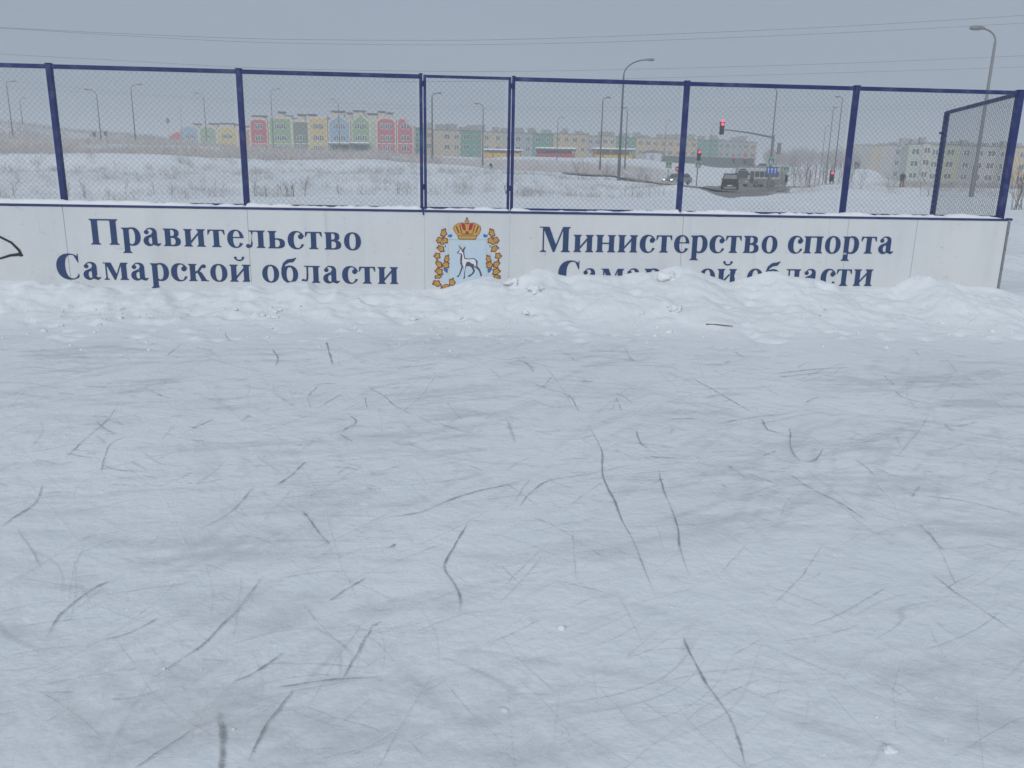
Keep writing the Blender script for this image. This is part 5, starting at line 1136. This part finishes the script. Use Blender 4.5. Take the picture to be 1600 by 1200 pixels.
car('dark parked car far up the road above the bus', 'car_dark', road_pt(1173, 190), math.radians(80), True); car('grey parked car far up the road beside the dark one', 'car_grey', road_pt(1190, 196), math.radians(80), False)
# bus
bus = thing('bus', (0, 0, 0), 'white bus with dark window band crossing behind the dark car', 'bus')
BLn, BW, BH = 3.7, 1.2, 2.95
lbuild(MB().bbox(-BLn, BLn, -BW, BW, 1.15, BH, .16, 3), 'body', 'bus_white', bus, True); lbuild(MB().bbox(-BLn+.02, BLn-.02, -BW+.012, BW-.012, .42, 1.148, .05, 2), 'skirt', 'bus_grey', bus)
lbuild(MB().bbox(-BLn+.5, BLn-.6, -BW+.35, BW-.35, BH+.002, BH+.20, .05), 'roof_unit', 'bus_white', bus); lbuild(MB().bbox(-BLn+.2, BLn-.2, -BW+.15, BW-.15, BH+.202, BH+.24, .01), 'roof_snow', 'clean_snow', bus)
for sg in (-1, 1):
    xs = np.linspace(-BLn+.35, BLn-1.3, 6)
    for a, b in zip(xs[:-1], xs[1:]): lbuild(MB().bbox(a+.06, b-.06, min(sg*BW, sg*(BW+.02)), max(sg*BW, sg*(BW+.02)), 1.55, 2.42, .008), 'side_window', 'glass_dark', bus)
    lbuild(MB().bbox(BLn-1.2, BLn-.35, min(sg*BW, sg*(BW+.02)), max(sg*BW, sg*(BW+.02)), .62, 2.42, .008), 'door', 'glass_dark', bus)
    for x in (BLn-1.9, -BLn+1.8): wheel(bus, x, sg*(BW-.13), .47, .28)
    lbuild(MB().bbox(BLn-.02, BLn+.02, sg*.8-.2, sg*.8+.2, .75, .95, .008), 'headlight', 'window_white', bus); lbuild(MB().bbox(BLn-.05, BLn+.25, sg*1.3-.08, sg*1.3+.08, 1.8, 2.2, .02), 'mirror', 'black_paint', bus)
lbuild(MB().bbox(BLn-.01, BLn+.02, -1.02, 1.02, 1.3, 2.5, .008), 'windscreen', 'glass_dark', bus); lbuild(MB().bbox(-BLn-.02, -BLn+.01, -.95, .95, 1.6, 2.5, .008), 'rear_window', 'glass_dark', bus); lbuild(MB().bbox(BLn-.01, BLn+.02, -.6, .6, 2.56, 2.78, .005), 'destination_board', 'black_paint', bus)
place(bus, road_pt(1184, 132), math.radians(180+29))

# ------------------------------------------------------------------ people far off
def person(label, P, rz, h=1.72, top='coat_dark', low='coat_dark', stride=0.16, name='person', bend=0.0):
    s = h/1.72
    J = {'pel': (0, 0, .95), 'chest': (0, .05+bend*.5, 1.28), 'neck': (0, .03+bend, 1.46-bend*.15), 'head0': (0, .04+bend*1.15, 1.55-bend*.2), 'head1': (0, .05+bend*1.2, 1.68-bend*.2),
         'hl': (-.10, 0, .90), 'kl': (-.11, stride*.7, .50), 'al': (-.11, stride*.6, .09), 'tl': (-.11, stride*.6+.15, .04), 'hr': (.10, 0, .90), 'kr': (.11, -stride*.3, .50), 'ar': (.11, -stride*1.1, .11), 'tr': (.11, -stride*1.1+.15, .04),
         'sl': (-.20, .03+bend*.9, 1.40-bend*.1), 'el': (-.27, -.06+bend, 1.13), 'wl': (-.26, .08+bend*1.2, .90), 'fl': (-.25, .12+bend*1.2, .82), 'sr': (.20, .03+bend*.9, 1.40-bend*.1), 'er': (.27, .05+bend, 1.13), 'wr': (.26, .16+bend*1.2, .92), 'fr': (.25, .20+bend*1.2, .85)}
    R_ = dict(pel=.155, chest=.17, neck=.075, head0=.085, head1=.10, hl=.11, kl=.075, al=.055, tl=.045, hr=.11, kr=.075, ar=.055, tr=.045, sl=.085, el=.065, wl=.05, fl=.045, sr=.085, er=.065, wr=.05, fr=.045)
    E_ = [('pel','chest'),('chest','neck'),('neck','head0'),('head0','head1'),('pel','hl'),('hl','kl'),('kl','al'),('al','tl'),('pel','hr'),('hr','kr'),('kr','ar'),('ar','tr'),('chest','sl'),('sl','el'),('el','wl'),('wl','fl'),('chest','sr'),('sr','er'),('er','wr'),('wr','fr')]
    ks = list(J); me = bpy.data.meshes.new('person'); me.from_pydata([tuple(c*s for c in J[k]) for k in ks], [(ks.index(a), ks.index(b)) for a, b in E_], []); o = bpy.data.objects.new('person', me); COL.objects.link(o)
    md = o.modifiers.new('skin', 'SKIN'); 
    for i, k in enumerate(ks): me.skin_vertices[0].data[i].radius = (R_[k]*s, R_[k]*s); me.skin_vertices[0].data[i].use_root = (k == 'pel')
    o.modifiers.new('sub', 'SUBSURF').levels = 1
    dg = bpy.context.evaluated_depsgraph_get(); nm = bpy.data.meshes.new_from_object(o.evaluated_get(dg)); o.modifiers.clear(); o.data = nm; bpy.data.meshes.remove(me)
    nm.materials.clear()
    for k in (low, top, 'skin', 'coat_dark'): nm.materials.append(M[k])
    for f_ in nm.polygons:
        c = f_.center; f_.use_smooth = True
        f_.material_index = 3 if c.z < .12*s else (0 if c.z < .86*s and abs(c.x) < .2*s else 1)
        if c.z > 1.49*s: f_.material_index = 2 if (c.y > (.09+bend*1.1)*s and c.z < 1.68*s) else 3
    o['label'] = label; o['category'] = 'person'; place(o, P, rz); return o
person('person in dark coat and dark red trousers behind the snow heap on the right', on_ground(1408.5, 92)+np.array([0, 0, -.05]), math.radians(165), 1.72, 'coat_dark', 'trousers_red', .16)
person('taller of two far walkers in dark clothes near the end blocks', on_ground(1336, 190), math.radians(150), 1.75); person('second of two far walkers, close beside the taller one', on_ground(1340.5, 191), math.radians(140), 1.62)
P = on_ground(768.5, 101); person('small dark figure bending among twigs beyond the gate mesh', P+np.array([0, 0, -.45]), math.radians(120), 1.35, 'coat_dark', 'coat_dark', .1, bend=.18)

# ------------------------------------------------------------------ plants
def twigs(mb, base, h, n, spread, rr, thick=0.012, lvl=2):
    def grow(p, d, ln, r, lv):
        q = p+d*ln*0.5+np.array([rr.gauss(0, .05), rr.gauss(0, .05), 0])*ln; e = q+d*ln*0.5+np.array([rr.gauss(0, .08), rr.gauss(0, .08), 0])*ln
        mb.tube([p, q, e], [r, r*.75, r*.4], 3, False)
        if lv > 0:
            for _ in range(rr.choice((2, 3, 3))):
                t = rr.uniform(.35, .95); s_ = p+(e-p)*t; dd = d+np.array([rr.gauss(0, .45), rr.gauss(0, .45), rr.gauss(.15, .2)]); dd /= np.linalg.norm(dd); grow(s_, dd, ln*rr.uniform(.35, .6), r*.55, lv-1)
    for _ in range(n):
        a = rr.uniform(0, 2*math.pi); sp = abs(rr.gauss(0, spread)); d = np.array([math.cos(a)*sp, math.sin(a)*sp, 1.0]); d /= np.linalg.norm(d)
        grow(np.array(base)+np.array([rr.gauss(0, .12), rr.gauss(0, .12), -.05])*h*.5, d, h*rr.uniform(.6, 1.05), thick, lvl)
    return mb
shrubs = [(108,37,.8,4,'reed_dark'),(132,37,.7,5,'reed_dark'),(196,39,.75,3,'reed_dark'),(298,40,.55,4,'reed'),(318,41,.75,5,'reed'),(336,41,.6,4,'reed'),(240,38,.5,3,'reed_dark'),(270,38,.45,3,'reed_dark'),(180,52,.8,5,'reed'),(165,46,.6,4,'reed'),(400,36,.7,3,'twig'),(417,36,.6,2,'twig'),(448,36,.75,5,'twig'),(458,36,.7,4,'twig'),(477,36,.8,3,'twig'),(530,37,.5,3,'twig'),(565,37,.5,2,'twig'),(620,36,.5,2,'twig'),(790,38,.5,6,'twig'),(910,72,2.0,5,'twig'),(903,73,1.5,4,'twig'),(946,72,1.8,5,'twig'),(952,70,1.2,4,'twig'),(968,74,1.6,4,'twig'),(1000,66,1.0,5,'twig'),(1010,70,1.1,6,'twig'),(350,38,.6,4,'reed'),(60,50,.8,5,'reed'),(30,44,.7,5,'reed'),(20,36,.6,6,'reed'),
          (1200,70,1.4,4,'twig'),(1318,70,1.6,7,'twig'),(1290,78,1.8,7,'twig_frost'),(1272,76,1.7,7,'twig_frost'),(1255,82,1.9,7,'twig_frost'),(1310,92,2.6,9,'twig'),(1325,96,3.0,9,'twig'),(1392,54,1.1,3,'twig'),(1388,55,1.3,2,'twig'),(1342,60,1.5,4,'twig'),(1330,62,1.3,4,'twig'),(1446,44,2.0,3,'twig'),(1587,30,1.6,8,'twig'),(1594,31,1.5,7,'twig'),(1500,60,.8,5,'reed'),(1240,110,3.0,12,'twig'),(1250,120,3.2,12,'twig_frost'),(1262,130,3.4,12,'twig'),(1225,125,3.0,10,'twig')]
ORD = ['first', 'second', 'third', 'fourth', 'fifth', 'sixth', 'seventh', 'eighth', 'ninth', 'tenth', 'eleventh', 'twelfth', 'thirteenth', 'fourteenth']
def zone(px, Yd, weed):
    if weed: return 'at the far left edge' if px < 100 else 'between the first two blue posts' if px < 380 else 'in the bay left of the gate' if px < 660 else 'seen through the gate mesh' if px < 800 else 'behind the wing of mesh at the corner'
    if px < 980: return 'by the tallest curved lamp'
    if px < 1100: return 'on the mound left of the pale car'
    if px < 1263 and Yd > 100: return 'beside the crossing sign right of the bus'
    if px < 1210: return 'on the mound in front of the bus'
    if px < 1328 and Yd < 100 and Yd > 65: return 'around the red light near the right-hand post'
    if px < 1350: return 'just right of the right-hand blue post'
    if px < 1500: return 'in the snow heap before the person'
    return 'out beyond the corner post'
shrubs.sort(); seen = {}
for i, (px, Yd, h, n, m_) in enumerate(shrubs):
    P = on_ground(px, Yd); rr = random.Random(900+i); weed = m_.startswith('reed') or h < 1.0
    mb = twigs(MB(), P, h, n, .22 if weed else .35, rr, .010*max(1, Yd/60), 1 if weed else 2)
    o = mb.build('dry_weed' if weed else 'bare_shrub', m_, loc=P); zn = zone(px, Yd, weed); k = seen.get((zn, weed), 0); seen[(zn, weed)] = k+1
    o['category'] = 'weed' if weed else 'shrub'; o['label'] = ('%s dry weed clump from the left %s' if weed else '%s bare shrub from the left %s') % (ORD[k], zn); o['group'] = 'dry weeds in the field' if weed else 'bare shrubs behind the fence'
# row of thin stakes and saplings right of the crossing
for i, px in enumerate((1258, 1264, 1272, 1278.5, 1284, 1290, 1296)):
    P = on_ground(px, 112+3*i % 7); rr = random.Random(i); mb = MB(); h = rr.uniform(2.4, 3.3); mb.tube([P-np.array([0, 0, .1]), P+np.array([.05, 0, h*.6]), P+np.array([0, 0, h])], [.07, .055, .02], 5)
    o = thing('sapling', P, '%s from the left of seven thin saplings before the far wood' % ORD[i], 'tree', 'saplings in a row'); mb.build('trunk', 'twig', o); twigs(MB(), P+np.array([0, 0, h*.55]), h*.5, 5, .5, rr, .018, 1).build('crown', 'twig', o)
# far wood on the horizon: bare trees merging into one mass
mb = MB(); rr = random.Random(5)
for i in range(330):
    px = rr.uniform(1196, 1352); Yd = rr.uniform(330, 470); P = at(px, 255, Yd); g_ = gz(P[0], P[1])
    hmax = at(px, 221+9*abs(math.sin(px*.05)), Yd)[2]-g_; h = max(3, hmax*rr.uniform(.65, 1.0)); twigs(mb, (P[0], P[1], g_), h*.62, 1, .05, rr, .16, 2); 
    for _ in range(5): twigs(mb, (P[0]+rr.gauss(0, 1), P[1], g_+h*rr.uniform(.2, .55)), h*.42, 1, .8, rr, .09, 2)
o = mb.build('far_wood', 'twig_frost'); o['kind'] = 'stuff'; o['category'] = 'wood'; o['label'] = 'hazy bare wood on the horizon between the school and the pale blocks'
# dry frosted grass: blades by the thousand
def blades(name, n, pxr, Yr, h, wd, m_, label, mask=None, clump=None):
    px = NR.uniform(*pxr, n); Yd = Yr[0]+(Yr[1]-Yr[0])*NR.random(n)**1.3
    if clump: 
        c = NR.integers(0, clump, n); cp = NR.uniform(*pxr, clump); cY = Yr[0]+(Yr[1]-Yr[0])*NR.random(clump); px = cp[c]+NR.normal(0, 1, n)*7*40/cY[c]; Yd = cY[c]+NR.normal(0, .5, n)
    dx = (px-800)/FOC; X_ = Yd*np.tan(np.arctan(dx/math.cos(PITCH)*0.985)+YAW)
    if mask is not None: k = mask(X_, Yd, px); X_, Yd, px = X_[k], Yd[k], px[k]
    n = len(X_); Z_ = ground(X_, Yd, False)-.03; hh = h*(0.45+0.75*NR.random(n))*np.clip(1+1.3*fbm(X_, Yd, 5.0, 3, 29), .35, 1.8); ln = NR.normal(0, .22, (n, 2))*hh[:, None]; a = NR.uniform(0, math.pi, n); w2 = wd*(0.6+0.8*NR.random(n))
    ca, sa = np.cos(a)*w2/2, np.sin(a)*w2/2*.4
    V = np.stack([np.stack([X_-ca, Yd-sa, Z_], 1), np.stack([X_+ca, Yd+sa, Z_], 1), np.stack([X_+ca*.7+ln[:, 0]*.5, Yd+sa+ln[:, 1]*.5, Z_+hh*.6], 1), np.stack([X_-ca*.7+ln[:, 0]*.5, Yd-sa+ln[:, 1]*.5, Z_+hh*.6], 1), np.stack([X_+ln[:, 0], Yd+ln[:, 1], Z_+hh], 1)], 1).reshape(-1, 3)
    b = np.arange(n)[:, None]*5; F = np.concatenate([b+np.array([[0, 1, 2]]), b+np.array([[0, 2, 3]]), b+np.array([[3, 2, 4]])], 0)
    o = tri_mesh(name, V, F, m_); o['kind'] = 'stuff'; o['category'] = 'grass'; o['label'] = label
blades('dry_grass', 60000, (-120, 690), (76, 150), .60, .05, 'reed', 'frosted dry grass covering the rise before the coloured buildings', lambda a_, b_, c_: fbm(a_, b_, 7, 3, 19) > -0.22)
blades('dry_grass', 12000, (-120, 690), (77, 140), .75, .035, 'reed_dark', 'dark dry stems standing among the frosted grass', lambda a_, b_, c_: fbm(a_, b_, 4, 3, 39) > 0.02)
blades('dry_grass', 16000, (-120, 500), (120, 200), .65, .08, 'reed_dark', 'darker dry grass over the far hill on the left')
blades('dry_grass', 16000, (640, 1050), (98, 150), .55, .05, 'reed', 'band of dry grass in front of the play pavilions')
blades('dry_grass', 9000, (1372, 1640), (105, 150), .75, .06, 'reed_dark', 'band of brown grass before the pale green block')
blades('dry_grass', 11500, (-60, 1020), (33, 74), .40, .013, 'reed_dark', 'sparse grass tufts poking through the snow of the field', None, 420)
blades('dry_grass', 5000, (1180, 1640), (40, 90), .5, .016, 'reed', 'sparse tufts in the snow near the traffic lights', None, 160)

# ------------------------------------------------------------------ hazy winter air
mh = bpy.data.materials.new('haze'); mh.use_nodes = True; n = mh.node_tree; n.nodes.clear(); oh = n.nodes.new('ShaderNodeOutputMaterial'); pv = n.nodes.new('ShaderNodeVolumePrincipled')
pv.inputs['Color'].default_value = (0.93, 0.95, 0.98, 1); pv.inputs['Density'].default_value = 0.0019; pv.inputs['Anisotropy'].default_value = 0.0; n.links.new(pv.outputs[0], oh.inputs['Volume']); M['haze'] = mh
o = MB().box(-4700, 4700, -120, 2700, -8, 26).build('haze', 'haze'); o['kind'] = 'stuff'; o['label'] = 'pale winter haze thinning the distant buildings'; o['category'] = 'haze'
